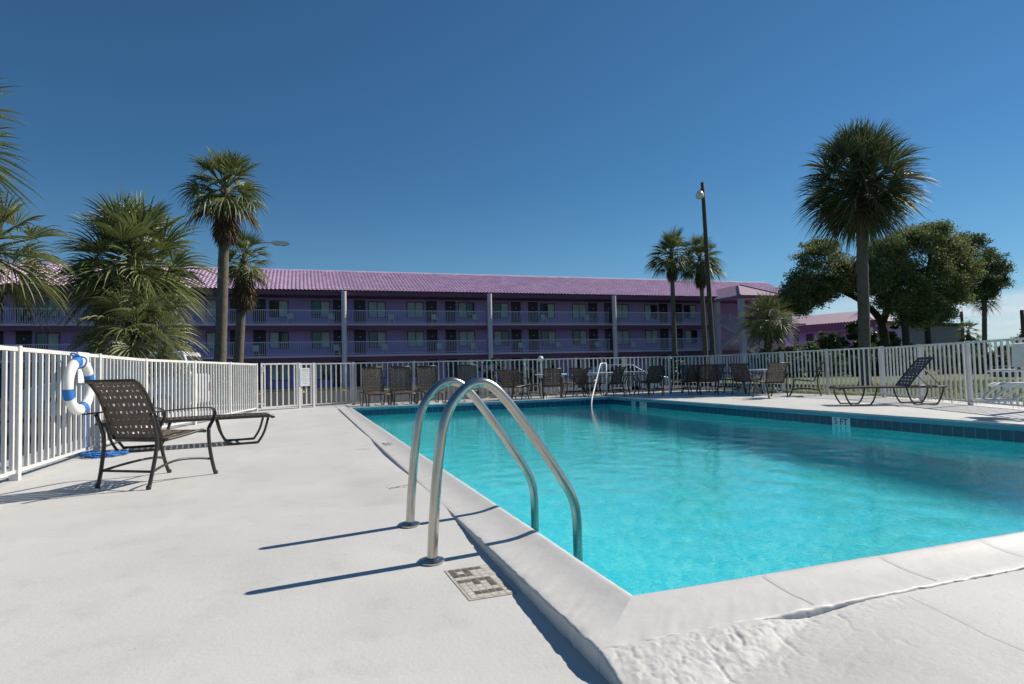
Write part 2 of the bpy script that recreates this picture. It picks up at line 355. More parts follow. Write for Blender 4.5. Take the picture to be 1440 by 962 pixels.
# ------------------------------------------------------------------ setting: ground, lot, lawn, deck, pool
def sheet(name, x0, y0, x1, y1, z, m, n=1):
    b = MB(); X, Y = np.meshgrid(np.linspace(x0, x1, n+1), np.linspace(y0, y1, n+1), indexing='ij'); b.grid(X, Y, X*0+z)
    return tag(b.build(name, m), kind='structure')
def holed(name, x0, y0, x1, y1, z, m, hx0, hy0, hx1, hy1):
    b = MB(); V = [(x0,y0,z),(x1,y0,z),(x1,y1,z),(x0,y1,z),(hx0,hy0,z),(hx1,hy0,z),(hx1,hy1,z),(hx0,hy1,z)]
    b.add(V, [(0,1,5,4),(1,2,6,5),(2,3,7,6),(3,0,4,7)]); return tag(b.build(name, m), kind='structure')
holed('ground', -900, -300, 900, 1500, -.62, M_ground, XL-.1, YF-.1, XR+.1, YB+.1)
holed('parking_lot', -60, -12, 60, 47.9, -.30, M_asphalt, -3.2, -3, 14.0, 18.85)
b = MB(); X, Y = np.meshgrid(np.linspace(11.0, 90, 120), np.linspace(-20, 19.2, 60), indexing='ij')
b.grid(X, Y, -.13+.03*vnoise(X*.4, Y*.4)-.0018*np.maximum(X-15, 0))
X, Y = np.meshgrid(np.linspace(21, 90, 60), np.linspace(19.2, 38, 20), indexing='ij'); b.grid(X, Y, -.13+.03*vnoise(X*.4, Y*.4)-.0018*np.maximum(X-15, 0)); tag(b.build('lawn', M_lawn), kind='structure')
b = MB(); X, Y = np.meshgrid(np.linspace(60, 200, 2), np.linspace(-20, 140, 2), indexing='ij'); b.grid(X, Y, X*0-.32); tag(b.build('field', M_lawn), kind='structure')

b = MB()                     # the deck: four heightfield patches round the pool, with a skirt
def patch(xs, ys, f):
    X, Y = np.meshgrid(xs, ys, indexing='ij'); b.grid(X, Y, f(X, Y))
patch(np.concatenate([np.linspace(-3.3, -1, 24), np.linspace(-.95, XO-.10, 50), np.linspace(XO-.09, XO+.004, 8)]), np.concatenate([np.linspace(-3, 1.2, 40), np.linspace(1.22, 8, 210), np.linspace(8.05, 18.9, 70)]), zleft)
def zf2(x, y): return np.where(x < XO-.0005, -.35, zfront(x, y))
patch(np.concatenate([[XO-.001], np.linspace(XO, 2.3, 230), np.linspace(2.33, 15, 80)]), np.concatenate([np.linspace(-3, 1.30, 40), np.linspace(1.315, YO+.004, 80)]), zf2)
flat = lambda x, y: -.052+.004*vnoise(x*1.3, y*1.3)-.012*smst(9, 13, x)
patch(np.linspace(XO+.004, 14.05, 80), np.linspace(YB+CW-.004, 18.9, 14), flat)
patch(np.linspace(XR+CW-.004, 13.75, 30), np.linspace(YO+.004, YB+CW-.004, 60), lambda x, y: flat(x, y))
b.box((-3.3, 18.9, -.6), (14.05, 19.0, -.075)); b.box((-3.38, -3, -.6), (-3.3, 19.0, -.075))
tag(b.build('pool_deck', M_deck, smooth=True), kind='structure')

# coping swept round the pool, joints cut by tiny gaps of darker mortar
prof = [(0, -.030), (0, -.014), (.005, -.004), (.018, 0), (.035, -.002), (.07, -.010), (.12, -.020), (.18, -.026), (.25, -.028), (.288, -.029), (.297, -.031), (.300, -.037), (.301, -.050), (.302, -.075), (.302, -.10), (.300, -.30)]
def ring_pts(d):
    return [(XL-d, YF-d), (XR+d, YF-d), (XR+d, YB+d), (XL-d, YB+d)]
b = MB()
for side in range(4):
    cols = []; Lside = (XR-XL if side % 2 == 0 else YB-YF); segs = int(Lside/(.016 if side in (0, 3) else .2))
    for (d, z) in prof:
        P = ring_pts(d); a = np.array(P[side]); c = np.array(P[(side+1) % 4])
        t = np.linspace(0, 1, segs+1)[:, None]; xy = a+(c-a)*t; env = np.minimum(1, np.minimum(t[:,0], 1-t[:,0])*Lside/.04)
        nrm = [(0,-1),(1,0),(0,1),(-1,0)][side]; q_ = xy[:,0]+xy[:,1]
        k_ = float(smst(.22, .30, d)); crn = smst(.95, .15, (xy[:,1]-YF) if side == 3 else (xy[:,0]-XL)) if side in (0, 3) else 0.; near = smst(6, 1.5, xy[:,1]) if side == 3 else (1.0 if side == 0 else .3)
        out_ = k_*env*(.004*vnoise(q_*5+1, q_*0+z*40)+.006*vnoise(q_*31, q_*0+z*120)+.006*vnoise(q_*75, q_*0+z*210)-(.012 if side == 3 else .004)*smst(.30, .46, vnoise(q_*12+7, q_*0+z*30)))*near
        up_ = env*(.003*vnoise(q_*2.2, q_*0+d*6)+k_*(.003*vnoise(q_*19+4, q_*0)+.005*vnoise(q_*55, q_*0+d*30))*near+crn*float(smst(.08, .2, d))*(.0022*vnoise(q_*34, q_*0+d*60+5)+.0022*vnoise(q_*80, q_*0+d*140+2)-.003*smst(.05, .0, abs(vnoise(q_*16, q_*0+d*34+3)))))*(1 if z > -.06 else 0)
        cols.append(np.stack([xy[:,0]+nrm[0]*out_, xy[:,1]+nrm[1]*out_, z+up_], -1))
    C = np.array(cols); b.grid(C[:,:,0], C[:,:,1], C[:,:,2])
coping = tag(b.build('pool_coping', M_cope, smooth=True), kind='structure')
b = MB()                     # mortar joints lying across the coping
def joint(p, q):
    p = np.array(p, float); q = np.array(q, float); t = (q-p)/np.linalg.norm(q-p); s_ = np.array([-t[1], t[0]])*.0022
    for (d0, z0), (d1, z1) in zip(prof[3:9], prof[4:10]):
        f0, f1 = d0/.29, d1/.29; a = p+(q-p)*f0; c = p+(q-p)*f1
        b.add([(*(a-s_), z0+.0045), (*(a+s_), z0+.0045), (*(c+s_), z1+.0045), (*(c-s_), z1+.0045)], [(0,1,2,3)])
for x in np.arange(1.74, 8.3, .62): joint((x, YF-.01), (x+.004, YO+.02))
for y in np.arange(2.72, 16, .62): joint((XR+.01, y), (XR+CW-.02, y))
tag(b.build('coping_joints', M_joint), kind='structure')

b = MB(); t_ = .0
def wallband(z0, z1, off):
    bb = MB(); P = [(XL+off, YF+off), (XR-off, YF+off), (XR-off, YB-off), (XL+off, YB-off)]
    for i in range(4):
        p, q = P[i], P[(i+1) % 4]; bb.add([(*p, z1), (*q, z1), (*q, z0), (*p, z0)], [(0,1,2,3)])
    return bb
tag(wallband(-.088, -.0285, .0).build('coping_inner_face', M_teal), kind='structure')
tag(wallband(-.262, -.088, .006).build('waterline_tile_band', M_tile), kind='structure')
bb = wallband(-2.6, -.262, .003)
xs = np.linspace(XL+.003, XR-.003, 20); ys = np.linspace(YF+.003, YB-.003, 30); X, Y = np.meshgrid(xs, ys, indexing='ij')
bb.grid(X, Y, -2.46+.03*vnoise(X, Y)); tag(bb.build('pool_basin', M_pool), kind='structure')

# water: a real rippled surface
xs = np.linspace(XL+.004, XR-.004, 190); ys = np.linspace(YF+.004, YB-.004, 330); X, Y = np.meshgrid(xs, ys, indexing='ij'); Z = X*0
for k in range(26):
    lam = rng.uniform(.14, .7); a = rng.uniform(0, 2*math.pi); ph = rng.uniform(0, 6.28)
    Z += (.0006*lam)*np.sin(2*math.pi/lam*(X*math.cos(a)+Y*math.sin(a))+ph+1.5*vnoise(X*1.1+k, Y*1.1))
b = MB(); b.grid(X, Y, WZ+Z); water = tag(b.build('pool_water', M_water, smooth=True), kind='structure')

# ------------------------------------------------------------------ pool furniture and markings
ladder = thing('pool_ladder', 'stainless steel ladder handrails arching from the deck into the pool', 'pool ladder')
RAILP = [(0, -.12), (.012, .07), (.030, .28), (.052, .46), (.074, .575), (.116, .678), (.195, .763), (.275, .790), (.345, .768), (.425, .692), (.540, .548), (.664, .375), (.765, .225), (.812, .135), (.832, .04), (.833, -.15), (.826, -.9)]
LA = R(7.5); lc, ls_ = math.cos(LA), math.sin(LA)
for y in (2.97, 3.62):
    b = MB(); b.tube(smoothpath([(.580+u_*lc, y+u_*ls_, z) for u_, z in RAILP], 5), .0255, 20); b.build('rail', M_steel, ladder, True)
    z0 = zdeck(.58, y)
    b = MB(); b.lathe([(.060, -.006), (.066, .002), (.066, .008), (.060, .012), (.046, .013), (.040, .018), (.030, .020), (.027, .022)], 32, (.58, y, z0)); soft(b.build('flange', M_steel, ladder), 50)
for z in (-.40, -.70):
    b = MB(); b.box((1.37, 3.08, z-.012), (1.46, 3.73, z+.012)); b.build('tread', M_steel, ladder)

hr = thing('pool_handrail', 'slim white handrail slanting into the far end of the pool', 'handrail')

b = MB(); b.tube(smoothpath([(7.44, 14.95, -.75), (7.53, 15.3, -.16), (7.97, 15.9, .375), (8.40, 16.42, .90), (8.50, 16.52, .965), (8.62, 16.65, .975)], 5), .022, 10); b.tube([(8.62, 16.65, .975), (8.78, 16.75, .97)], .022, 10); b.build('rail', M_white, hr, True)
b = MB(); b.tube([(8.78, 16.75, -.06), (8.78, 16.75, .99)], .022, 10); b.build('post', M_white, hr, True)

def bits(rows, cols, cell, dark, org, ux, uy, name, label, cat, zf, lift=.0035):
    """mosaic depth marker: cream tiles with dark ones"""
    t = thing(name, label, cat, (org[0], org[1], 0)); A = MB(); B = MB(); g = .0022; m_ = .012; K = MB(); V = []
    for (u, v) in ((-m_, -m_), (cols*cell[0]+m_, -m_), (cols*cell[0]+m_, rows*cell[1]+m_), (-m_, rows*cell[1]+m_)):
        x = ux[0]*u+uy[0]*v; y = ux[1]*u+uy[1]*v; V.append((x, y, zf(org[0]+x, org[1]+y)+lift-.0012))
    K.add(V, [(0,1,2,3)]); K.build('grout_bed', M_grout, t)
    for r_ in range(rows):
        for c_ in range(cols):
            if (r_ in (0, rows-1) or c_ in (0, cols-1)) and (r_, c_) not in dark and (r_*7+c_*5) % 9 == 1: continue
            q = [(c_*cell[0]+g, r_*cell[1]+g), ((c_+1)*cell[0]-g, r_*cell[1]+g), ((c_+1)*cell[0]-g, (r_+1)*cell[1]-g), (c_*cell[0]+g, (r_+1)*cell[1]-g)]
            V = []
            for (u, v) in q:
                x = ux[0]*u+uy[0]*v; y = ux[1]*u+uy[1]*v; V.append((x, y, zf(org[0]+x, org[1]+y)+lift))
            (B if (r_, c_) in dark else A).add(V, [(0,1,2,3)])
    A.build('pale_tile', M_mtile, t); B.build('dark_tile', M_mink, t); return t
pat = ["#####.", "#.#...", "###...", "......", "#####.", "..#.#.", "....#.", "......", ".####.", "......"]
dark = {(r_, c_) for r_, s_ in enumerate(pat) for c_, ch in enumerate(s_) if ch == '#'}
zl = lambda x, y: float(zleft(x, y))
bits(10, 6, (.031, .036), dark, (.622, 2.815), (1, .03), (.05, -1), 'depth_marker', 'square mosaic depth marker with black tile lettering sunk in the deck by the ladder', 'depth marker', zl)
for (x, y, w, lab) in ((.60, 7.52, .16, 'faint small worn marker on the deck, farther one beyond the ladder'), (.60, 4.80, .15, 'faint half painted over marker outline on the deck just beyond the ladder')):
    b = MB()
    for k in range(9):
        u = rng.uniform(0, w); v = rng.uniform(-.05, .05); l_ = rng.uniform(.012, .045)
        b.add([(x+u, y+v, zl(x+u, y+v)+.003), (x+u+l_, y+v+.002, zl(x+u+l_, y+v)+.003), (x+u+l_, y+v+.012, zl(x+u+l_, y+v)+.003), (x+u, y+v+.012, zl(x+u, y+v)+.003)], [(0,1,2,3)])
    tag(b.build('worn_lettering', M_mink), lab, 'depth marker')
def text(s, size, mtx, m, parent=None, name='lettering', extrude=.0012, offset=0.0):
    cu_ = bpy.data.curves.new(name, 'FONT'); cu_.body = s; cu_.size = size; cu_.align_x = 'CENTER'; cu_.align_y = 'CENTER'; cu_.extrude = extrude
    cu_.offset = offset
    o = bpy.data.objects.new(name, cu_); COL.objects.link(o); bpy.context.view_layer.update()
    me = bpy.data.meshes.new_from_object(o.evaluated_get(bpy.context.evaluated_depsgraph_get())); bpy.data.objects.remove(o)
    me.materials.clear(); me.materials.append(m); o = bpy.data.objects.new(name, me); COL.objects.link(o); o.matrix_world = mtx
    if parent: o.parent = parent
    return o
o = text('3 FT', .17, Matrix.Translation((1.0, 7.66, -.0205)) @ Matrix.Rotation(R(90), 4, 'Z'), M_faded, name='coping_lettering', extrude=.001)
tag(o, 'faded black depth number painted on the left pool coping', 'depth marking')
def wallmark(y, w, s, lab, cat, sym=False):
    t = thing('depth_tile', lab, cat, (XR-.010, y, -.165)); t.rotation_euler = (0, 0, 0)
    b = MB(); b.box((-.004, -w/2, -.072), (.003, w/2, .072)); b.build('plate', M_sign, t)
    MM = Matrix(((0,0,-1,-.006), (-1,0,0,0), (0,1,0,0), (0,0,0,1)))
    if sym:
        b = MB(); n = 28
        V = [(-.006, r_*math.cos(2*math.pi*k/n), r_*math.sin(2*math.pi*k/n)) for r_ in (.070, .052) for k in range(n)]
        b.add(V, [(k, (k+1) % n, n+(k+1) % n, n+k) for k in range(n)])
        b.add([(-.0065, .045, .055), (-.0065, .055, .045), (-.0065, -.045, -.055), (-.0065, -.055, -.045)], [(0,1,2,3)])
        b.add([(-.0062, .04, -.02), (-.0062, .01, -.035), (-.0062, -.03, .03), (-.0062, -.015, .042)], [(0,1,2,3)])
        b.build('symbol', M_mink, t)
    else:
        x = text(s, .15, MM, M_mink, t, offset=.004)
    return t
wallmark(7.95, .36, '5 FT', 'white tile reading 5 FT set in the blue band on the right pool wall', 'depth marker')
wallmark(14.75, .19, '', 'no diving symbol tile at the far end of the right pool wall', 'warning tile', True)
wallmark(14.25, .34, '3 FT', 'small white depth tile beside the no diving symbol', 'depth marker')
b = MB(); pth = [(2.14, 1.73), (2.115, 1.62), (2.09, 1.50), (2.06, 1.40), (2.05, 1.28), (2.01, 1.15), (1.99, 1.0)]
for p, q in zip(pth, pth[1:]):
    w = .0011; b.add([(p[0]-w, p[1], float(zfront(*p))+.003), (p[0]+w, p[1], float(zfront(*p))+.003), (q[0]+w, q[1], float(zfront(*q))+.003), (q[0]-w, q[1], float(zfront(*q))+.003)], [(0,1,2,3)])
yy = np.linspace(-1, 1.74, 60)
for a, c in zip(yy, yy[1:]):
    o0, o1 = .006*math.sin(a*23)+.004*math.sin(a*61), .006*math.sin(c*23)+.004*math.sin(c*61)
    b.add([(XO-.004+o0, a, float(zleft(XO, a))+.004), (XO+.003+o0, a, float(zleft(XO, a))+.004), (XO+.003+o1, c, float(zleft(XO, c))+.004), (XO-.004+o1, c, float(zleft(XO, c))+.004)], [(0,1,2,3)])
tag(b.build('deck_cracks', M_joint), kind='structure')

# ------------------------------------------------------------------ fences
def fence(label, pts, post_every=1.85, spacing=.155, h=1.246, first=True, last=True, zb=-.06, name='picket_fence'):
    t = thing(name, label, 'fence', (pts[0][0], pts[0][1], zb)); ox, oy = pts[0][0], pts[0][1]
    pk = MB(); tops = MB(); bots = MB()
    for i in range(len(pts)-1):
        p = Vector((pts[i][0]-ox, pts[i][1]-oy, 0)); q = Vector((pts[i+1][0]-ox, pts[i+1][1]-oy, 0)); d = q-p; Ln = d.length; u = d/Ln
        ang = math.atan2(u.y, u.x)
        tops.bar(p+Vector((0,0,h-.02)), q+Vector((0,0,h-.02)), .045, .04); bots.bar(p+Vector((0,0,.085)), q+Vector((0,0,.085)), .032, .032)
        n = max(1, round(Ln/spacing))
        for k in range(n):
            c = p+u*((k+.5)/n*Ln); M_ = Matrix.Translation(c) @ Matrix.Rotation(ang, 4, 'Z')
            pk.box((-.0155, -.0155, .102), (.0155, .0155, h-.041), M_)
        m = max(1, round(Ln/post_every))
        for k in range(m+1):
            if (k == 0 and (i > 0 or not first)) or (k == m and i == len(pts)-2 and not last): continue
            c = p+u*(k/m*Ln); pb = MB(); pb.box((-.032, -.036, -.03), (.032, .036, h+.012), Matrix.Translation(c) @ Matrix.Rotation(ang, 4, 'Z')); pb.build('post', M_white, t)
    pk.build('pickets', M_white, t); tops.build('top_rail', M_white, t); bots.build('bottom_rail', M_white, t)
    return t
fence('white picket fence down the left side of the deck with the life ring on it', [(-2.60, 3.25), (-2.55, 6.95), (-2.45, 11.4)])
fence('short white fence run between the left side fence and the gate', [(-2.45, 11.4), (-1.16, 17.35)], first=False)
fence('narrow white fence panel carrying the notice sign beside the gate', [(-.10, 17.95), (.28, 18.2)], post_every=.5)
fence('long white picket fence along the far side of the pool in front of the motel', [(.28, 18.2), (1.4, 18.55), (13.95, 18.45)], first=False)
fence('white picket fence in front of the lawn behind the white tables at right', [(13.95, 18.45), (13.60, 11.35)], first=False)
fence('white picket fence at far right behind the dark raised lounger', [(13.60, 11.35), (11.55, 6.85), (11.1, 5.9)], post_every=1.6, first=False, zb=-.075)
gt = thing('fence_gate', 'white picket gate in the fence corner left of the notice sign', 'gate', (-1.08, 17.42, -.06))
b = MB(); p, q = Vector((.05, .02, 0)), Vector((.93, .50, 0)); u = (q-p).normalized(); ang = math.atan2(u.y, u.x); fr = MB()
for k in range(6): b.box((-.0155, -.0155, .10), (.0155, .0155, 1.22), Matrix.Translation(p+(q-p)*((k+.5)/6)) @ Matrix.Rotation(ang, 4, 'Z'))
b.build('pickets', M_white, gt)
for c in (p, q): fr.box((-.024, -.024, .05), (.024, .024, 1.262), Matrix.Translation(c) @ Matrix.Rotation(ang, 4, 'Z'))
for z in (.085, 1.235): fr.bar(p+Vector((0,0,z))+u*.024, q+Vector((0,0,z))-u*.024, .04, .04)
fr.build('gate_frame', M_white, gt)
b = MB(); b.box((-.03, -.05, 1.02), (.03, -.026, 1.16), Matrix.Translation(p) @ Matrix.Rotation(ang, 4, 'Z')); b.build('latch', M_alu, gt)
sg = thing('notice_sign', 'white notice board with rows of grey print fixed to the fence by the gate', 'sign', (.05, 18.00, .80)); sg.rotation_euler = (0, 0, R(32))
b = MB(); b.box((-.145, -.012, -.25), (.145, .004, .25)); b.build('board', M_sign, sg)
b = MB()
for k, (w, h_) in enumerate(((.20, .022), (.24, .010), (.22, .010), (.24, .010), (.17, .010), (.23, .010), (.24, .010), (.20, .010), (.14, .010))):
    z = .20-k*.048; b.box((-w/2, -.0145, z-h_/2), (w/2, -.0125, z+h_/2))
b.build('printed_lines', M_signink, sg)

# ------------------------------------------------------------------ life ring and rope
rg = thing('life_ring', 'white life ring with blue bands hanging on the left fence', 'life ring', (-2.36, 8.02, .80)); rg.rotation_euler = (R(14), 0, R(-5))
def ring(mb, R0, r0, a0, a1, n, m=14, flat=.8, cap=False):
    V = []
    for i in range(n+1):
        a = a0+(a1-a0)*i/n
        for k in range(m):
            c = 2*math.pi*k/m; rr = R0+r0*math.cos(c); V.append((r0*flat*math.sin(c), rr*math.cos(a), rr*math.sin(a)))
    F = [(i*m+k, i*m+(k+1) % m, (i+1)*m+(k+1) % m, (i+1)*m+k) for i in range(n) for k in range(m)]; mb.add(V, F)
b = MB(); ring(b, .270, .060, 0, 2*math.pi, 56); b.build('ring_body', M_ring, rg, True)
for k in range(4):
    b = MB(); ring(b, .270, .0625, R(4+90*k-11), R(4+90*k+11), 6); b.build('band', M_blue, rg, True)
b = MB(); b.tube(smoothpath([(.02, .03, .32), (.02, .0, .35), (-.04, 0, .37), (-.05, .03, .34), (.07, .05, .30), (.07, .0, .22), (.0, -.03, .20)], 6), .009, 6); b.build('hanging_rope', M_blue, rg, True)
bd = MB(); bd.box((-.008, -.19, -.17), (.008, .19, .19)); tag(bd.build('blank_board', M_sign, loc=(-2.47, 8.52, 1.0)), 'small plain white board on the fence behind the life ring', 'sign')
b = MB(); pts = []
cx, cy_ = -2.28, 8.60
for k in range(90):
    a = k*.83+rng.normal(0, .3); rr = .05+.15*rng.random(); pts.append((cx+1.35*rr*math.cos(a), cy_+1.15*rr*math.sin(a), zdeck(cx, cy_)+.012+.035*rng.random()))
b.tube(smoothpath(pts, 4), .008, 5); b.tube(smoothpath([(-2.36, 8.3, .47), (-2.37, 8.32, .2), (-2.36, 8.36, .0), (-2.32, 8.45, -.045), (-2.28, 8.6, -.04)], 5), .007, 5)
tag(b.build('blue_rope', M_blue, smooth=True), 'tangled heap of blue rope on the deck under the life ring', 'rope')

# ------------------------------------------------------------------ strap furniture
def weave(mb, P, nu, nv, fu=.74, fv=.74, steps=2, th=.003):
    """basket weave over a surface P(u,v)->Vector, u,v in 0..1; nu straps run along v, nv straps run along u"""
    e = 1e-3
    def nrm(u, v): return (P(min(u+e,1), v)-P(max(u-e,0), v)).cross(P(u, min(v+e,1))-P(u, max(v-e,0))).normalized()
    def ribbon(fn, n, phase):
        V = []; m = n*steps
        for i in range(m+1):
            t = i/m; (ua, va), (ub, vb) = fn(t); off = th*math.cos(math.pi*(t*n+phase))
            for (u, v) in ((ua, va), (ub, vb)):
                p = P(u, v); k = nrm(u, v); V += [p+k*(off+.0012), p+k*(off-.0012)]
        F = []
        for i in range(m):
            a = 4*i; F += [(a, a+2, a+6, a+4), (a+1, a+5, a+7, a+3), (a, a+4, a+5, a+1), (a+2, a+3, a+7, a+6)]
        mb.add(V, F)
    for k in range(nu):
        c = (k+.5)/nu; h = .5/nu*fu; ribbon(lambda t, c=c, h=h: ((c-h, t), (c+h, t)), nv, k)
    for k in range(nv):
        c = (k+.5)/nv; h = .5/nv*fv; ribbon(lambda t, c=c, h=h: ((t, c-h), (t, c+h)), nu, k+1)
def curve_fn(pts):
    """piecewise smooth (y,z) profile"""
    P = smoothpath([(0, y, z) for y, z in pts], 8)
    def f(v):
        x = v*(len(P)-1); i = min(int(x), len(P)-2); return P[i].lerp(P[i+1], x-i)
    return f
BACK = [(-.235, .40), (-.285, .52), (-.335, .66), (-.405, .80), (-.475, .885), (-.515, .905)]
SEAT = [(.26, .415), (.20, .430), (.0, .405), (-.22, .385)]
def make_chair(label, group):
    t = thing('strap_chair', label, 'chair', group=group)
    bf = curve_fn(BACK); sf = curve_fn(SEAT)
    b = MB(); weave(b, lambda u, v: Vector(((u-.5)*(.50-.03*v), bf(v).y, bf(v).z)), 9, 11, .66, .62); bk = b.build('backrest', M_strap, t)
    b = MB()
    for s in (-1, 1): b.tube([(s*(.262-.012*k/14), bf(k/14).y, bf(k/14).z) for k in range(15)], .0135, 8)
    b.tube([(-.25, -.515, .905), (.25, -.515, .905)], .0135, 8); b.tube([(-.262, -.235, .40), (.262, -.235, .40)], .011, 8)
    b.build('back_frame', M_bronze, bk, True)
    b = MB(); weave(b, lambda u, v: Vector(((u-.5)*.49, sf(v).y, sf(v).z)), 9, 8, .62, .62); st = b.build('seat', M_straptan, t)
    b = MB()
    for s in (-1, 1): b.tube([(s*.256, sf(k/10).y, sf(k/10).z) for k in range(11)], .0135, 8)
    b.tube([(-.256, .26, .415), (.256, .26, .415)], .0135, 8); b.tube([(-.256, -.22, .385), (.256, -.22, .385)], .0135, 8)
    b.build('seat_frame', M_bronze, st, True)
    for s in (-1, 1):
        b = MB(); b.tube(smoothpath([(s*.268, -.385, .0), (s*.270, -.355, .12), (s*.278, -.325, .28), (s*.280, -.315, .40), (s*.285, -.345, .52), (s*.290, -.385, .625)], 4), .0165, 10)
        b.lathe([(.019, 0), (.020, .008), (.020, .03), (.017, .034)], 10, (s*.268, -.386, 0)); b.build('leg', M_bronze, t, True)
        b = MB(); b.tube(smoothpath([(s*.268, .375, .0), (s*.272, .335, .10), (s*.276, .295, .24), (s*.280, .275, .36), (s*.284, .270, .44)], 4), .0165, 10)
        b.lathe([(.019, 0), (.020, .008), (.020, .03), (.017, .034)], 10, (s*.268, .376, 0)); b.build('leg', M_bronze, t, True)
        b = MB(); A = smoothpath([(s*.290, -.50, .632), (s*.292, -.36, .636), (s*.298, -.12, .640), (s*.300, .12, .640), (s*.298, .27, .632), (s*.294, .335, .595), (s*.288, .335, .535), (s*.284, .29, .470), (s*.282, .270, .435)], 5)
        for p_, q_ in zip(A, A[1:]): b.bar(p_, q_, .034, .011, up=(0, .3, 1) if abs((q_-p_).normalized().z) < .7 else (0, 1, 0))
        soft(b.build('armrest', M_bronze, t))
        b = MB(); b.tube(smoothpath([(s*.270, -.355, .135), (s*.225, -.20, .165), (s*.19, 0, .185), (s*.225, .19, .175), (s*.272, .320, .150)], 4), .011, 8); b.build('stretcher', M_bronze, t, True)
    b = MB(); b.tube([(-.270, -.350, .140), (.270, -.350, .140)], .011, 8); b.build('stretcher', M_bronze, t, True)
    return t
CH0 = make_chair('brown strap armchair standing alone by the left fence, seen from behind', 'brown strap armchairs on the pool deck')
CH0.location = (-1.222, 6.272, zdeck(-1.22, 6.27)); CH0.rotation_euler = (0, 0, -R(34))

def make_chaise(label, group, back_deg, ms=None):
    """foot end at -Y; flat bed 1.25 m and a hinged back"""
    t = thing('strap_lounger', label, 'lounger', group=group); W = .60; H = .365; y0, y1 = -.98, .28
    b = MB()
    for s in (-1, 1): b.tube(smoothpath([(s*W/2, y0, H-.02), (s*W/2, y0+.05, H), (s*W/2, 0, H), (s*W/2, .98, H-.01)], 4), .019, 8)
    b.tube([(-W/2, y0, H-.02), (W/2, y0, H-.02)], .0145, 8); b.tube([(-W/2, .98, H-.01), (W/2, .98, H-.01)], .0145, 8); b.tube([(-W/2, y1, H), (W/2, y1, H)], .012, 8)
    b.build('bed_frame', M_bronze, t, True)
    b = MB(); weave(b, lambda u, v: Vector(((u-.5)*(W-.03), y0+.03+v*(y1-y0-.04), H+.008)), 9, 18, .66, .66); b.build('bed_straps', M_strap, t)
    a = R(back_deg); ca, sa = math.cos(a), math.sin(a); Lb = .74
    bk = lambda u, v: Vector(((u-.5)*(W-.05), y1+.02+v*Lb*ca, H+.012+v*Lb*sa+.02*math.sin(v*3.14)))
    b = MB(); weave(b, bk, 8, 10, .62, .62); bo = b.build('backrest', ms or M_strap, t)
    b = MB()
    for s in (0, 1): b.tube([bk(s, k/8)+Vector(((s-.5)*.024, 0, 0)) for k in range(9)], .0135, 8)
    b.tube([bk(0, 1), bk(1, 1)], .0135, 8)
    if back_deg > 15:
        for s in (0, 1): b.tube([bk(s, .6), (bk(s, .6).x, y1+.62, H)], .008, 6)
    b.build('back_frame', M_bronze, bo, True)
    for s in (-1, 1):
        for (ya, yb) in ((-.93, -.30), (.25, .93)):
            b = MB(); x = s*(W/2-.005)
            b.tube(smoothpath([(x, ya, H-.02), (x, ya+.05, .16), (x, ya+.12, .035), (x, ya+.17, .016), (x, yb-.17, .016), (x, yb-.12, .035), (x, yb-.05, .16), (x, yb, H-.02)], 4), .0165, 8)
            b.build('leg', M_bronze, t, True)
    return t
LG = make_chaise('brown strap lounger lying flat behind the left armchair', 'brown strap loungers', 0)
LG.location = (-1.42, 9.20, -.06); LG.rotation_euler = (0, 0, R(90+9))
LG2 = make_chaise('dark strap lounger with steeply raised back on the right deck', 'brown strap loungers', 50)
LG2.location = (11.40, 9.45, -.065); LG2.rotation_euler = (0, 0, -R(118))
LG3 = make_chaise('leftmost of the brown loungers with upright backs lined up at the far fence', 'brown strap loungers', 72, M_straptan)
LG3.location = (1.90, 17.35, -.055); LG3.rotation_euler = (0, 0, R(2))
dup(LG3, (2.65, 17.32, -.055), R(-3), 'second brown lounger with upright back from the left at the far fence')
dup(LG3, (3.44, 17.35, -.055), R(-2), 'third brown lounger with upright back from the left at the far fence')
dup(LG3, (4.58, 17.45, -.055), R(-14), 'upright brown lounger at the far fence, seen through the ladder arches')

GA = 'brown strap armchairs on the pool deck'
def ch(x, y, deg, lab): dup(CH0, (x, y, -.055), R(deg), lab, GA)
ch(6.02, 17.45, -62, 'sunlit brown armchair left of the small white table beyond the pool')
ch(6.55, 17.80, -75, 'brown armchair pushed close to the left side of the small white far table')
ch(8.10, 17.65, 80, 'dark armchair in profile on the right side of the small white far table')
ch(8.70, 17.95, -70, 'armchair just behind the slanting pool handrail')
ch(9.60, 17.55, 60, 'low dark armchair right of the pool handrail post')
ch(10.35, 16.95, 6, 'dark armchair seen from behind in front of the silver car')
ch(11.42, 16.50, 14, 'left one of the two dark armchairs side by side in the palm shade')
ch(11.95, 16.10, -30, 'right one of the two dark armchairs side by side in the palm shade')
ch(12.95, 16.25, 75, 'dark armchair in profile between the shaded pair and the long white tables')
ch(11.72, 13.15, -10, 'black armchair nearest the pool, its back to it, at the right white table')
ch(12.50, 14.95, -70, 'armchair in profile at the left end of the right white table')
ch(13.05, 13.30, 45, 'armchair tucked under the right end of the right white table')

ch(9.05, 17.10, 25, 'dark armchair angled beside the foot of the pool handrail')
ch(10.95, 17.75, 120, 'dark armchair behind the one facing the silver car, turned to the fence')
ch(12.35, 17.35, 170, 'dark armchair facing the pool behind the shaded pair')
ch(13.15, 17.55, 100, 'dark armchair in the far right corner of the fence')
ch(7.10, 17.05, -20, 'brown armchair in front of the small white far table')

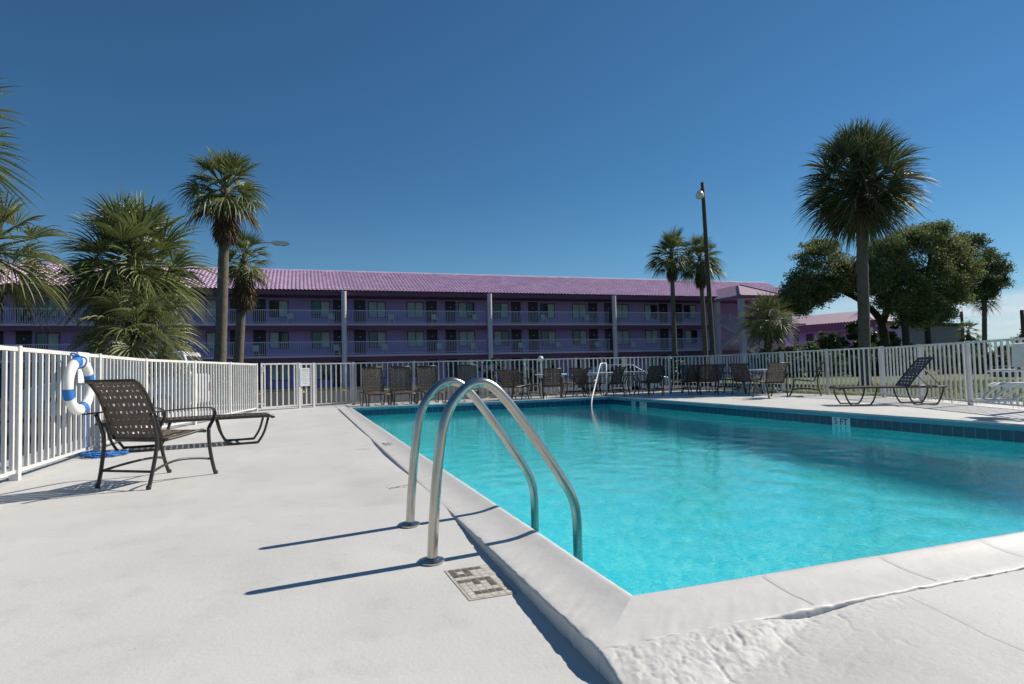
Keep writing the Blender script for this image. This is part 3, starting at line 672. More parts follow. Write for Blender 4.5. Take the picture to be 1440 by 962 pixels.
def make_table(label, r=.50):
    t = thing('patio_table', label, 'table', group='white round patio tables')
    b = MB(); b.lathe([(.02, .715), (r-.02, .715), (r, .722), (r, .738), (r-.012, .745), (.02, .745)], 36); soft(b.build('table_top', M_tabletop, t))
    for k in range(4):
        a = R(45+90*k); c, s = math.cos(a), math.sin(a)
        b = MB(); b.tube(smoothpath([(.40*c, .40*s, .71), (.30*c, .30*s, .50), (.24*c, .24*s, .36), (.34*c, .34*s, .14), (.42*c, .42*s, 0)], 5), .014, 8); b.build('leg', M_alu, t, True)
    return t
TB = make_table('small white round table between brown armchairs at the far fence'); TB.location = (7.32, 17.65, -.055)
dup(TB, (9.22, 17.80, -.055), .3, 'white round table behind the pool handrail')
dup(TB, (10.55, 17.9, -.055), .6, 'white round table in front of the silver car, behind a dark armchair')
dup(TB, (12.75, 14.55, -.065), .2, 'white round table at right, nearer of the pair by the lawn fence')
dup(TB, (13.2, 15.7, -.065), .9, 'white round table at right, farther of the pair by the lawn fence')

# white pool lift seat at the right edge
pl = thing('pool_lift', 'white plastic pool lift seat hanging at the right edge of the deck', 'pool lift', (10.22, 6.22, -.065), R(-34))
pl.scale = (.88, .88, .88)
b = MB(); b.prism([(-.02, .86), (.05, .90), (.10, 1.24), (.06, 1.28), (.0, 1.26)], -.23, .23, 'y'); soft(fix_normals(b.build('backrest', M_whiteplastic, pl)), 50)
b = MB(); b.prism([(-.40, .57), (-.38, .53), (.08, .50), (.12, .55), (.08, .60), (-.30, .605)], -.23, .23, 'y'); soft(fix_normals(b.build('seat', M_whiteplastic, pl)), 50)
for s in (-1, 1):
    b = MB(); b.tube(smoothpath([(.06, s*.25, .80), (-.15, s*.26, .81), (-.38, s*.26, .80)], 4), .022, 10); b.tube([(.06, s*.25, .55), (.06, s*.25, .80)], .02, 8); b.build('armrest', M_whiteplastic, pl, True)
    b = MB(); b.tube(smoothpath([(-.24, s*.19, .54), (-.38, s*.19, .45), (-.50, s*.19, .32)], 4), .026, 8); b.tube(smoothpath([(.04, s*.19, .52), (-.06, s*.19, .42), (-.22, s*.19, .32)], 4), .026, 8); b.build('footrest_strut', M_whiteplastic, pl, True)
b = MB(); b.box((-.62, -.23, .285), (-.16, .23, .32)); b.build('footrest', M_whiteplastic, pl)
b = MB(); b.tube([(.12, 0, .70), (.50, 0, .78)], .035, 10); b.tube([(.50, 0, .0), (.50, 0, 1.15)], .05, 14); b.build('mast', M_whiteplastic, pl, True)
b = MB(); b.box((.28, -.26, 0), (.86, .26, .05)); b.build('base', M_whiteplastic, pl)

# ------------------------------------------------------------------ motel
YBD, YW, XB0, XB1 = 50.0, 51.75, -27.0, 49.5
EZ, RZ, YR = 7.38, 9.93, 56.0
FL = [-.17, 2.38, 4.87]
mo = thing('motel', 'long three storey purple motel with mauve tiled roof and railed balconies', 'motel', (0, 0, 0))
b = MB(); b.box((XB0, YW, -.3), (XB1, 60.2, EZ+.05)); b.build('wall', M_stucco, mo)
b = MB()
def barrel(mb, x0, x1, y0, z0, y1, z1, per=.30, rows=15, amp=.068):
    """barrel tiles on a slope; column direction runs from (y0,z0) eave to (y1,z1) ridge"""
    n = int((x1-x0)/per); k = 5
    xs = np.array([x0+per*(i+j/k) for i in range(n) for j in range(k)]+[x0+per*n]); hz = np.array([amp*math.sin(math.pi*j/(k-1))**.7 if j < k else 0 for i in range(n) for j in range(k)]+[0])
    ts, lift = [], []
    for r_ in range(rows):
        ts += [r_/rows, (r_+.985)/rows]; lift += [.075, .0]
    ts = np.array(ts); lift = np.array(lift); nl = math.hypot(y1-y0, z1-z0); ny, nz_ = -(z1-z0)/nl*np.sign(y1-y0), abs(y1-y0)/nl
    H = hz[:, None]+lift[None, :]; X_ = np.repeat(xs[:, None], len(ts), 1)
    mb.grid(X_, y0+(y1-y0)*ts[None, :]+ny*H, z0+(z1-z0)*ts[None, :]+nz_*H)
barrel(b, XB0-.5, XB1+.5, 49.62, EZ+.02, YR, RZ)
b.add([(XB0-.5, YR, RZ), (XB1+.5, YR, RZ), (XB1+.5, 62.5, EZ), (XB0-.5, 62.5, EZ)], [(0,1,2,3)])
b.tube([(XB0-.5, YR, RZ+.02), (XB1+.5, YR, RZ+.02)], .13, 8)
b.prism([(49.5, EZ), (YR, RZ-.02), (62.4, EZ)], XB0-.3, XB0-.2, 'x'); b.prism([(49.5, EZ), (YR, RZ-.02), (62.4, EZ)], XB1+.2, XB1+.3, 'x')
b.build('roof', M_roof, mo)
b = MB(); b.box((XB0-.4, 49.66, EZ-.30), (XB1+.4, 49.74, EZ)); b.box((XB0-.4, 49.74, EZ-.30), (XB1+.4, YW, EZ-.24)); b.build('fascia', M_fascia, mo)
COLX = [-20.6, -8.71, 3.10, 15.05, 26.9]
for z in FL[1:]:
    b = MB(); b.box((XB0, YBD-.10, z-.16), (38.2, YW, z)); b.build('balcony_slab', M_slab, mo)
    b = MB(); b.box((XB0, YBD+.02, z-.46), (38.2, YBD+.30, z-.163)); b.build('beam', M_fascia, mo)
    ed = [XB0]+COLX+[38.2]
    for x0, x1 in zip(ed, ed[1:]):
        b = MB(); x0 += .20; x1 -= .20
        b.box((x0, YBD-.03, z+1.02), (x1, YBD+.03, z+1.07)); b.box((x0, YBD-.02, z+.08), (x1, YBD+.02, z+.12))
        n = int((x1-x0)/.135)
        for k in range(n):
            x = x0+(k+.5)*(x1-x0)/n; b.box((x-.014, YBD-.014, z+.12), (x+.014, YBD+.014, z+1.02))
        b.build('balcony_railing', M_rail, mo)
for x in COLX:
    b = MB(); b.tube([(x, YBD-.62, -.3), (x, YBD-.62, EZ-.02)], .20, 20); soft(b.build('column', M_column, mo), 60)
units = [1.43+7.69*k for k in range(-4, 5)]
Dm, Wm = [], []
kk = 0
for fl, z in enumerate(FL):
    for u0 in units:
        for (dx, kind) in ((0, 'W'), (1.42, 'D'), (3.08, 'D'), (4.5, 'W')):
            x = u0+dx
            if x < XB0+1 or x > 37.6: continue
            if kind == 'D':
                b = MB(); b.box((x-.46, YW-.05, z), (x+.46, YW+.02, z+2.08)); d = b.build('door', M_door, mo)
                if fl: 
                    b = MB(); b.box((x-.05, YW-.062, z+1.50), (x+.05, YW-.052, z+1.58)); b.build('number_plate', M_slab, d)
            else:
                b = MB(); zb, zt = z+.62, z+1.98
                for (a, c) in (((x-.72, zb), (x+.72, zb+.06)), ((x-.72, zt-.06), (x+.72, zt)), ((x-.72, zb+.06), (x-.66, zt-.06)), ((x+.66, zb+.06), (x+.72, zt-.06)), ((x-.025, zb+.06), (x+.025, zt-.06))):
                    b.box((a[0], YW-.06, a[1]), (c[0], YW+.02, c[1]))
                w = b.build('window', M_wframe, mo); kk += 1
                cl = [(0, 1, 0), (1, 0, 0), (1, 1, 0), (0, 1, 1), (1, 1, 0)][(kk*7+fl*3) % 5]
                for s_, on in ((-1, cl[0]), (1, cl[1])):
                    b = MB(); xa, xb = sorted((x+s_*.025, x+s_*.66)); b.box((xa, YW-.03, zb+.06), (xb, YW-.01, zt-.06)); b.build('curtain' if on else 'pane', M_curtain if on else M_glass, w)
# stair tower
b = MB(); TX0, TX1, TY0 = 38.2, 42.6, 46.0; ap = (40.3, 48.8, 8.55); ez = 7.15; e = .35
c00, c10, c11, c01 = (TX0-e, TY0-e, ez), (TX1+e, TY0-e, ez), (TX1+e, 53, ez), (TX0-e, 53, ez); rg2 = (40.3, 53, 8.55)
b.add([c00, c10, c11, c01, ap, rg2], [(0,1,4), (1,2,5,4), (3,0,4,5), (0,3,2,1)])
b.box((TX0-e+.05, TY0-e+.05, ez-.28), (TX1+e-.05, TY0-e+.12, ez-.005)); b.box((TX0-e+.05, TY0-e+.12, ez-.28), (TX0-e+.12, 49.4, ez-.005))
for q_ in (c00, c10): b.tube([q_, ap], .09, 6)
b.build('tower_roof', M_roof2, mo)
for (x, y) in ((TX0, TY0), (TX1, TY0), (38.4, 49.75)):
    b = MB(); b.box((x-.22, y-.22, -.3), (x+.22, y+.22, ez-.02)); b.build('column', M_column, mo)
for z in FL[1:]:
    b = MB(); b.box((39.6, 46.3, z-.16), (TX1, YW, z)); b.box((TX1+.002, 49.9, z-.16), (XB1, YW, z)); b.build('balcony_slab', M_slab, mo)
    b = MB(); b.box((38.3, 49.55, z-.16), (39.6, YW, z)); b.build('balcony_slab', M_slab, mo)
def flight(p, q, axis, w=1.15):
    b = MB(); p = Vector(p); q = Vector(q); n = 9; wv = Vector((w, 0, 0)) if axis == 'y' else Vector((0, w, 0))
    for s in (0, 1): b.bar(p+wv*s, q+wv*s, .06, .26)
    for k in range(n):
        c = p.lerp(q, (k+.5)/n); b.bar(c, c+wv, .26, .045)
    for s in (0, 1):
        b.bar(p+wv*s+Vector((0,0,1.0)), q+wv*s+Vector((0,0,1.0)), .06, .06); b.bar(p+wv*s+Vector((0,0,.25)), q+wv*s+Vector((0,0,.25)), .04, .04)
        for k in range(14):
            c = p.lerp(q, k/13)+wv*s; b.bar(c, c+Vector((0,0,1.0)), .03)
    return b.build('stair_flight', M_column, mo)
flight((38.45, 49.5, 4.80), (38.45, 46.9, 3.65), 'y'); flight((38.5, 46.9, 3.60), (38.5, 49.5, 2.40), 'y')
flight((38.9, 45.2, 2.35), (42.6, 45.2, -.2), 'x')
b = MB(); b.box((38.3, 46.25, 3.48), (39.6, 46.9, 3.62)); b.build('landing', M_slab, mo)

BC = None
for (z, xs_) in ((FL[2], (-8.0, -.9, 2.2, 7.0, 10.6, 14.2, 20.6, 25.0, 31.5)), (FL[1], (-3.4, 2.6, 6.4, 11.0, 14.0, 18.4, 22.0, 26.0, 29.8))):
    for x in xs_:
        if BC is None:
            BC = thing('balcony_chair', 'white plastic chair on a motel balcony behind the railing', 'chair', (x, 50.9, z), R(180), 'white chairs on the motel balconies')
            b = MB(); b.box((-.22, -.22, .40), (.22, .22, .44)); b.build('seat', M_whiteplastic, BC)
            b = MB(); b.prism([(-.22, .44), (-.19, .44), (-.27, .88), (-.30, .88)], -.21, .21, 'x'); b.build('backrest', M_whiteplastic, BC)
            for sx in (-1, 1):
                for sy in (-1, 1):
                    b = MB(); b.bar((sx*.20, sy*.19, .40), (sx*.23, sy*.23, 0), .035); b.build('leg', M_whiteplastic, BC)
                b = MB(); b.bar((sx*.23, -.25, .63), (sx*.23, .20, .63), .04, .025); b.bar((sx*.23, .18, .62), (sx*.22, .2, .43), .03); b.build('armrest', M_whiteplastic, BC)
        else: dup(BC, (x, 50.9, z), R(180), 'white plastic chair on a motel balcony behind the railing')

# far right wing, two storeys, at a right angle
wg = thing('motel_wing', 'lower purple wing with sunlit mauve roof behind the oak at right', 'motel wing', (0, 0, 0))
wa, wb_ = Vector((58.5, 66, 0)), Vector((62.6, 53, 0)); u = (wb_-wa).normalized(); nrm = Vector((u.y, -u.x, 0)); nrm = nrm if nrm.x < 0 else -nrm; Lw = (wb_-wa).length
def wq(s, o, z): p_ = wa+u*s-nrm*o; return (p_.x, p_.y, z)
def wbox(mb, s0, s1, o0, o1, z0, z1):
    mb.add([wq(s0,o0,z0), wq(s1,o0,z0), wq(s1,o1,z0), wq(s0,o1,z0), wq(s0,o0,z1), wq(s1,o0,z1), wq(s1,o1,z1), wq(s0,o1,z1)], [(0,3,2,1),(4,5,6,7),(0,1,5,4),(1,2,6,5),(2,3,7,6),(3,0,4,7)])
b = MB(); wbox(b, 0, Lw, 1.5, 9, -.3, 5.3); b.build('wall', M_stucco, wg)
b = MB(); wbox(b, -.3, Lw+.3, -.45, .0, 4.70, 5.45); wbox(b, Lw+.02, Lw+.3, 0.01, 9, 4.70, 5.45); b.build('fascia', M_fascia, wg)
b = MB(); V = [wq(-3, -.5, 5.46), wq(Lw+.4, -.5, 5.46), wq(Lw+.4, 9.5, 5.46), wq(-3, 9.5, 5.46), wq(-3, 4.5, 7.0), wq(Lw-3.5, 4.5, 7.0)]
b.add(V, [(1,2,5), (2,3,4,5), (3,0,4), (0,3,2,1)])
n = 46
for k in range(n):     # ribs of the tiled front slope
    for h0, h1, f0, f1 in ((0, .07, 0, .35), (.07, .07, .35, .7), (.07, 0, .7, 1.0)):
        def q2(f, h): 
            s = -3+(Lw+3.4)*(k+f)/n; st = min(s, Lw-3.5+(0)); return Vector(wq(s, -.5, 5.46+h)), Vector(wq(min(s, Lw-3.5), 4.5, 7.0+h))
        a0, a1 = q2(f0, h0); c0, c1 = q2(f1, h1); b.add([a0, c0, c1, a1], [(0,1,2,3)])
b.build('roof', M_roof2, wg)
b = MB(); wbox(b, 0, Lw, -.1, 1.5, 2.22, 2.40); b.build('balcony_slab', M_slab, wg)
b = MB(); wbox(b, .2, Lw, -.06, -.02, 3.40, 3.46); wbox(b, .2, Lw, -.06, -.02, 2.46, 2.50)
for k in range(90): s = .2+(Lw-.3)*k/89; wbox(b, s, s+.03, -.055, -.025, 2.50, 3.40)
wbox(b, Lw-.02, Lw+.02, 0, 1.4, 2.42, 3.46); b.build('balcony_railing', M_rail, wg)
for s in (1.2, 5.2, 7.0, 11.0, 12.4):
    for z in (-.2, 2.40):
        b = MB(); wbox(b, s-.45, s+.45, 1.44, 1.52, z, z+2.05); b.build('door', M_door, wg)
for s in (3.0, 9.2):
    for z in (.5, 3.05):
        b = MB(); wbox(b, s-.7, s+.7, 1.44, 1.52, z, z+1.35); w = b.build('window', M_wframe, wg)
        b = MB(); wbox(b, s-.62, s+.62, 1.42, 1.435, z+.08, z+1.27); b.build('pane', M_glass, w)
for s in (.3, Lw-.3): 
    b = MB(); wbox(b, s-.18, s+.18, -.4, -.1, -.3, 4.70); b.build('column', M_column, wg)

# grey building beyond the oak
gb = thing('grey_building', 'flat roofed grey metal building beyond the oak trunks at right', 'building', (0, 0, 0))
b = MB(); b.box((66, 58, -.4), (84.5, 74, 5.15)); b.build('wall', M_grey, gb)
b = MB(); b.box((65.7, 57.7, 5.15), (84.8, 74.3, 5.55)); b.build('roof', M_greyroof, gb)
b = MB(); b.box((84.5, 60, -.4), (92, 70, 2.6)); b.build('annex', M_grey, gb)
b = MB(); b.prism([(84.5, 3.6), (92.5, 2.35), (92.5, 2.6), (84.5, 3.85)], 59.7, 70.3, 'y'); fix_normals(b.build('annex_roof', M_greyroof, gb))
for x in (71, 79):
    b = MB(); b.box((x, 57.94, 2.2), (x+2.4, 58.02, 2.9)); b.build('window', M_slab, gb)

# parking kerbs and lines
b = MB(); b.box((XB0, 47.9, -.40), (38, 49.45, -.17)); tag(b.build('walkway', M_kerb), kind='structure')
b = MB(); b.box((XB0, 47.84, -.302), (38, 47.898, -.166)); tag(b.build('yellow_kerb_face', M_yellow), kind='structure')
b = MB()
for k in range(24):
    x = -22+k*2.75; b.add([(x, 42.8, -.296), (x+.12, 42.8, -.296), (x+.12, 47.8, -.296), (x, 47.8, -.296)], [(0,1,2,3)])
for k in range(9):
    x = -8+k*2.75; b.add([(x, 21.0, -.296), (x+.12, 21.0, -.296), (x+2.2, 26, -.296), (x+2.08, 26, -.296)], [(0,1,2,3)])
tag(b.build('parking_lines', M_yellow), kind='structure')

# ------------------------------------------------------------------ vehicles in the lot
def car(name, label, cat, loc, rz, paint, prof, W, win, wheels, roofband=None):
    """prof: side outline (y,z); win: list of side window polygons; vehicle along +Y"""
    t = thing(name, label, cat, loc, rz)
    def section(poly, half_low, half_top, zbelt, ztop):
        V = []; n = len(poly)
        for s in (-1, 1):
            for (y, z) in poly:
                f = min(1, max(0, (z-zbelt)/(ztop-zbelt))); V.append((s*(half_low+(half_top-half_low)*f), y, z))
        return V, n
    zt = max(z for _, z in prof); zb = wheels['belt']
    V, n = section(prof, W/2, W/2-.16, zb, zt)
    b = MB(); b.add(V, [tuple(range(n-1,-1,-1)), tuple(range(n, 2*n))]+[(i, (i+1) % n, n+(i+1) % n, n+i) for i in range(n)])
    o = fix_normals(b.build('body', paint, t)); md = o.modifiers.new('b', 'BEVEL'); md.width = .05; md.segments = 3; md.limit_method = 'ANGLE'; md.angle_limit = R(25)
    for poly in win:
        for s in (-1, 1):
            b = MB(); V = []
            for (y, z) in poly:
                f = min(1, max(0, (z-zb)/(zt-zb))); V.append((s*(W/2-.16*f+.008), y, z))
            b.add(V, [tuple(range(len(poly)))]); b.build('side_window', M_glass, t)
    for (y0, z0, y1, z1) in wheels['screens']:
        h0 = W/2-.16*max(0, (z0-zb)/(zt-zb))-.10; h1 = W/2-.16*max(0, (z1-zb)/(zt-zb))-.10
        ny = .012*(1 if y0 > 0 else -1)
        b = MB(); b.add([(-h0, y0+ny, z0+.008), (h0, y0+ny, z0+.008), (h1, y1+ny, z1+.008), (-h1, y1+ny, z1+.008)], [(0,1,2,3)]); b.build('windscreen', M_glass, t)
    for y in wheels['y']:
        for s in (-1, 1):
            b = MB(); r_ = wheels['r']; x0, x1 = sorted((s*(W/2-.20), s*(W/2+.012)))
            k = 20; ring_ = lambda rr, x: [(x, y+rr*math.cos(2*math.pi*i/k), r_+rr*math.sin(2*math.pi*i/k)) for i in range(k)]
            b.add(ring_(r_, x0)+ring_(r_, x1), [(i, (i+1) % k, k+(i+1) % k, k+i) for i in range(k)]+[tuple(range(k)), tuple(range(k, 2*k))]); w = fix_normals(b.build('wheel', M_tyre, t))
            b = MB(); xx = s*(W/2+.016); b.add(ring_(r_*.62, xx), [tuple(range(k))]); b.build('rim', M_alu, w)
    for s in (-1, 1):
        yf = wheels['front']; b = MB(); b.box((s*(W/2-.30)-.14, yf-.05, wheels['lz']-.07), (s*(W/2-.30)+.14, yf+.014, wheels['lz']+.07)); b.build('headlight', M_headl, t)
        yr = wheels['rear']; b = MB(); b.box((s*(W/2-.16)-.09, yr-.014, wheels['lz']-.02), (s*(W/2-.16)+.09, yr+.05, wheels['lz']+.26)); b.build('tail_light', M_lampred, t)
    return t
sedan = [(-2.25, .42), (-2.2, .28), (2.2, .28), (2.3, .45), (2.25, .70), (1.2, .88), (.35, 1.38), (-.75, 1.40), (-1.55, .98), (-2.2, .92)]
car('parked_sedan', 'silver sedan parked side-on behind the far fence and dark chairs', 'car', (15.0, 27.2, -.40), R(-90), M_silver, sedan, 1.75,
    [[(1.0, .92), (.32, 1.30), (-.15, 1.32), (-.15, .92)], [(-.22, .92), (-.22, 1.32), (-.75, 1.31), (-1.35, .95)]], dict(belt=.88, y=(-1.35, 1.4), r=.31, front=2.25, rear=-2.22, lz=.62, screens=[(1.12, .93, .42, 1.34), (-1.5, 1.02, -.83, 1.36)]))
vanp = [(-2.3, .5), (-2.25, .32), (2.35, .32), (2.4, .6), (2.3, .95), (1.35, 1.18), (.55, 1.95), (-2.0, 2.0), (-2.28, 1.2)]
car('white_van', 'white minivan parked behind the left fence under the bushy palm', 'van', (-5.35, 22.2, -.30), R(82), M_vanwhite, vanp, 1.95,
    [[(1.15, 1.2), (.5, 1.8), (.05, 1.82), (.05, 1.2)], [(-.05, 1.2), (-.05, 1.82), (-1.0, 1.84), (-1.0, 1.2)], [(-1.1, 1.2), (-1.1, 1.84), (-1.9, 1.8), (-2.1, 1.25)]],
    dict(belt=1.15, y=(-1.45, 1.5), r=.35, front=2.33, rear=-2.3, lz=.75, screens=[(1.30, 1.24, .62, 1.88), (-2.25, 1.3, -2.06, 1.85)]))
pk = [(-2.6, .6), (-2.55, .4), (2.6, .4), (2.65, .7), (2.6, 1.0), (1.5, 1.1), (.85, 1.72), (-.4, 1.75), (-.6, 1.1), (-2.6, 1.08)]
car('pickup_truck', 'dark teal pickup parked in shade beyond the right fence', 'truck', (36.5, 20.5, -.66), R(60), M_darkcar, pk, 1.9,
    [[(1.35, 1.12), (.82, 1.62), (.3, 1.64), (.3, 1.12)], [(.2, 1.12), (.2, 1.64), (-.35, 1.65), (-.5, 1.14)]], dict(belt=1.08, y=(-1.6, 1.65), r=.38, front=2.6, rear=-2.6, lz=.8, screens=[(1.45, 1.14, .92, 1.66), (-.56, 1.16, -.44, 1.68)]))
b = MB(); b.box((-1.0, -.13, 0), (1.0, .13, .17)); o = b.build('wheel_stop', M_sign, loc=(-2.3, 24.0, -.30)); tag(o, 'white concrete wheel stop on the asphalt behind the short fence run', 'wheel stop'); md = o.modifiers.new('b', 'BEVEL'); md.width = .04; md.segments = 2
gl = thing('globe_lamp', 'small white globe lamp on a thin post behind the far fence', 'lamp', (8.0, 20.2, -.30))
b = MB(); b.tube([(0, 0, 0), (0, 0, 1.40)], .03, 10); b.build('post', M_white, gl, True)
b = MB(); b.lathe([(.01, 1.40), (.07, 1.42), (.105, 1.49), (.105, 1.53), (.07, 1.60), (.01, 1.62)], 20); b.build('globe', M_globe, gl, True)

# ------------------------------------------------------------------ vegetation
def fan(mb, base, d, pet, Lb, nb=34, spread=205, droop=.35, wid=1.0, curl=.25, roll=0.0, fold=.0, grav=Vector((0,0,-1)), pmb=None, steps=5):
    """a fan palm leaf: petiole from base along d, then a fan of blades that droop at the tips"""
    d = d.normalized(); side = d.cross(Vector((0,0,1)))
    if side.length < .05: side = Vector((1,0,0))
    side.normalize(); up = side.cross(d).normalized()
    side = side*math.cos(roll)+up*math.sin(roll); up = side.cross(d).normalized()
    sag = pet*.18*(1-abs(d.z)); hub = base+d*pet+grav*sag
    d2 = (d+grav*.25*(1-abs(d.z))).normalized()
    side = (side-d2*side.dot(d2)).normalized(); up = side.cross(d2).normalized()
    if pmb is not None:
        w = .014*Lb+.008; pmb.tube([base, base+d*pet*.5+grav*sag*.35, hub, hub+d2*Lb*.15], [w*1.4, w, w*.8, w*.3], 4, False)
    for k in range(nb):
        th = R(spread)*((k+.5)/nb-.5)+random.gauss(0, .02); c, s = math.cos(th), math.sin(th)
        L_ = Lb*(.66+.34*max(0, math.cos(th*.75)))*random.uniform(.84, 1.10)
        dirn = d2*c+(side*math.cos(fold)*s+up*math.sin(fold)*abs(s)); across = (side*c-d2*s)
        across = (across*math.cos(.55*(1 if k % 2 else -1))+up*math.sin(.55*(1 if k % 2 else -1)))
        start = hub+up*(curl*Lb*.05*abs(s)); V = []
        arc = R(spread)/nb
        for i in range(steps+1):
            t = i/steps; rr = L_*(.04+.96*t)
            w = min(arc*rr*.60, Lb*.0185)*(1 if t < .4 else max(0, (1-t)/.6)**.75)*wid
            p = start+dirn*rr*(1-.10*droop*t*t)+grav*(droop*L_*(t**2.4)*.75)+up*(curl*.35*L_*math.sin(t*1.5)*abs(s))
            if i == steps: V.append(p)
            else: V += [p-across*w, p+across*w]
        F = [(2*i, 2*i+1, 2*i+3, 2*i+2) for i in range(steps-1)]+[(2*steps-2, 2*steps-1, 2*steps)]
        mb.add(V, F)
def crown_dirs(n, lo, hi, pw=1.0):
    for i in range(n):
        f = (i+.5)/n; el = hi+(lo-hi)*f**pw; az = i*2.39996+random.uniform(-.25, .25)
        yield Vector((math.cos(R(el))*math.cos(az), math.cos(R(el))*math.sin(az), math.sin(R(el)))), f
def trunk(mb, base, top, r0, r1, lean=(0,0), n=14, ring=0.0):
    P, Rr = [], []
    for i in range(n+1):
        t = i/n; p = Vector(base).lerp(Vector(top), t)+Vector((lean[0], lean[1], 0))*math.sin(t*math.pi)
        P.append(p); Rr.append((r0+(r1-r0)*t)*(1+ring*(1 if i % 2 else -1))*(1.25 if i == 0 else 1))
    mb.tube(P, Rr, 12)
def sabal(name, label, base, crown_c, R_, n, mats, lo=-62, hi=86, nb=30, trunk_r=.17, droop=.42, group=None, lean=(0,0), pet=.44, dead=6, boots=True):
    t = thing(name, label, 'palm tree', base, group=group); B = Vector(base); c = Vector(crown_c)-B
    b = MB(); trunk(b, (0,0,0), c-Vector((0,0,R_*.18)), trunk_r*1.08, trunk_r*.95, lean, 26, .03)
    if boots:
        for k in range(26):
            a = k*2.4; z = c.z-R_*.18-random.uniform(0, R_*.55); f = z/max(c.z-R_*.18, .1); ctr = Vector((c.x*f, c.y*f, z)); o_ = Vector((math.cos(a), math.sin(a), 0))
            b.tube([ctr+o_*trunk_r*.8, ctr+o_*(trunk_r+.10)+Vector((0,0,.22))], [.05, .02], 5)
    b.build('trunk', M_trunk, t, True)
    b = MB()
    for d, f in crown_dirs(n, lo, hi, .9):
        fan(b, c+Vector((0,0,-.12*R_*f)), d, R_*pet*random.uniform(.85, 1.1), R_*(1-pet)*1.12*random.uniform(.9, 1.1), nb, random.uniform(185, 225), droop*(.6+.7*f), roll=random.uniform(-.6, .6), pmb=b, fold=random.uniform(.35, .95))
    for d, f in crown_dirs(n//3, -70, 80, .9):
        fan(b, c+Vector((0,0,-.12*R_*f)), d, R_*.16, R_*.42, nb-8, 190, droop, roll=random.uniform(-.8, .8), fold=.6)
    b.build('crown', mats, t)
    if dead:
        b = MB()
        for k in range(dead):
            a = random.uniform(0, 6.28); d = Vector((math.cos(a)*.55, math.sin(a)*.55, -.85)); fan(b, c-Vector((0,0,.15*R_)), d, R_*.35, R_*.45, 16, 120, .6, pmb=b)
        b.build('dead_fronds', M_dead, t)
    return t
random.seed(3)
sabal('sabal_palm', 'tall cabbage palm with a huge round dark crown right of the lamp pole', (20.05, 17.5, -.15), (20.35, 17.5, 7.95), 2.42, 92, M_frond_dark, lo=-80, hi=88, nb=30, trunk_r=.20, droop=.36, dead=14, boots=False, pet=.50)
sabal('sabal_palm', 'bushy cabbage palm standing tallest behind the left fence', (-3.75, 16.0, -.3), (-3.66, 16.0, 3.62), 1.76, 46, M_frond, lo=-58, hi=84, nb=36, trunk_r=.17, droop=.45, dead=7, pet=.42)
sabal('sabal_palm', 'low bright green palm in front of the bushy one, its fronds touching the left fence', (-3.45, 15.0, -.3), (-3.36, 15.0, 1.95), 1.38, 32, M_frond_pale, lo=-55, hi=80, nb=34, trunk_r=.16, droop=.6, dead=4, pet=.46)
sabal('sabal_palm', 'palm at the left edge with drooping sunlit fronds above the motel balconies', (-6.0, 13.6, -.3), (-5.50, 13.6, 3.35), 1.5, 26, M_frond_pale, lo=-45, hi=66, nb=34, trunk_r=.16, droop=.6, dead=3, pet=.5)
sabal('sabal_palm', 'palm whose frond tips reach in at the upper left corner', (-4.42, 8.6, -.3), (-4.32, 8.6, 3.92), 1.34, 28, M_frond, lo=-40, hi=70, nb=36, trunk_r=.17, droop=.3, dead=0)
sabal('sabal_palm', 'short shaggy palm standing before the motel stair tower', (30.2, 34.0, -.3), (30.4, 34.0, 4.0), 2.15, 40, M_frond, lo=-70, hi=80, nb=24, trunk_r=.24, droop=.5, dead=8)
def washingtonia(label, base, crown_c, R_, skirt, tr, n=30, lean=(0,0)):
    t = thing('fan_palm', label, 'palm tree', base, group='slender fan palms by the motel'); B = Vector(base); c = Vector(crown_c)-B
    b = MB(); trunk(b, (0,0,0), c, tr*1.15, tr*.8, lean, 30, .015); b.build('trunk', M_trunk, t, True)
    b = MB()
    for d, f in crown_dirs(n, -32, 84, .85):
        fan(b, c+Vector((0,0,-.25*R_*f)), d, R_*.42*random.uniform(.5, 1.35), R_*.62*random.uniform(.7, 1.12), 20, random.uniform(120, 185), .18+.6*f*random.uniform(.5, 1.5), wid=1.3, roll=random.uniform(-.6, .6), pmb=b)
    b.build('crown', M_frond, t)
    b = MB(); m = int(26*skirt/1.4)
    for k in range(m):
        a = k*2.4; z = -.25*R_-skirt*(.75*k/m); d = Vector((math.cos(a)*.24, math.sin(a)*.24, -1)); f = .6+.5*math.sin(math.pi*min(1, .15+k/m))
        fan(b, c+Vector((math.cos(a)*tr*.7, math.sin(a)*tr*.7, z)), d, skirt*.10, skirt*.42*f, 12, 75, .1, wid=1.8)
    for k in range(5):
        a = k*1.3+.4; d = Vector((math.cos(a), math.sin(a), -.55)); fan(b, c-Vector((0,0,.3*R_)), d, R_*.5, R_*.42, 14, 110, .9, wid=1.5, pmb=b)
    b.build('dead_skirt', M_dead, t); return t
washingtonia('tall slender fan palm with a brown skirt of dead fronds left of the motel', (-3.55, 30, -.3), (-3.22, 30, 9.55), 2.1, 2.3, .24, 44)
washingtonia('shorter fan palm beside the tall one, its crown at roof height', (-3.12, 33, -.3), (-2.72, 33, 6.75), 1.6, 2.3, .22, 32)
washingtonia('left one of the two fan palms rising before the right half of the motel', (25.5, 38, -.3), (25.55, 38, 9.2), 1.95, 1.8, .17, 44)
washingtonia('right one of the two fan palms, partly behind the lamp pole', (28.2, 38, -.3), (28.0, 38, 8.85), 1.95, 1.9, .17, 44)
washingtonia('small distant palm between the grey building and the tall bare trunk', (76.5, 52, -.5), (76.5, 52, 4.2), 1.7, 1.0, .2, 22)

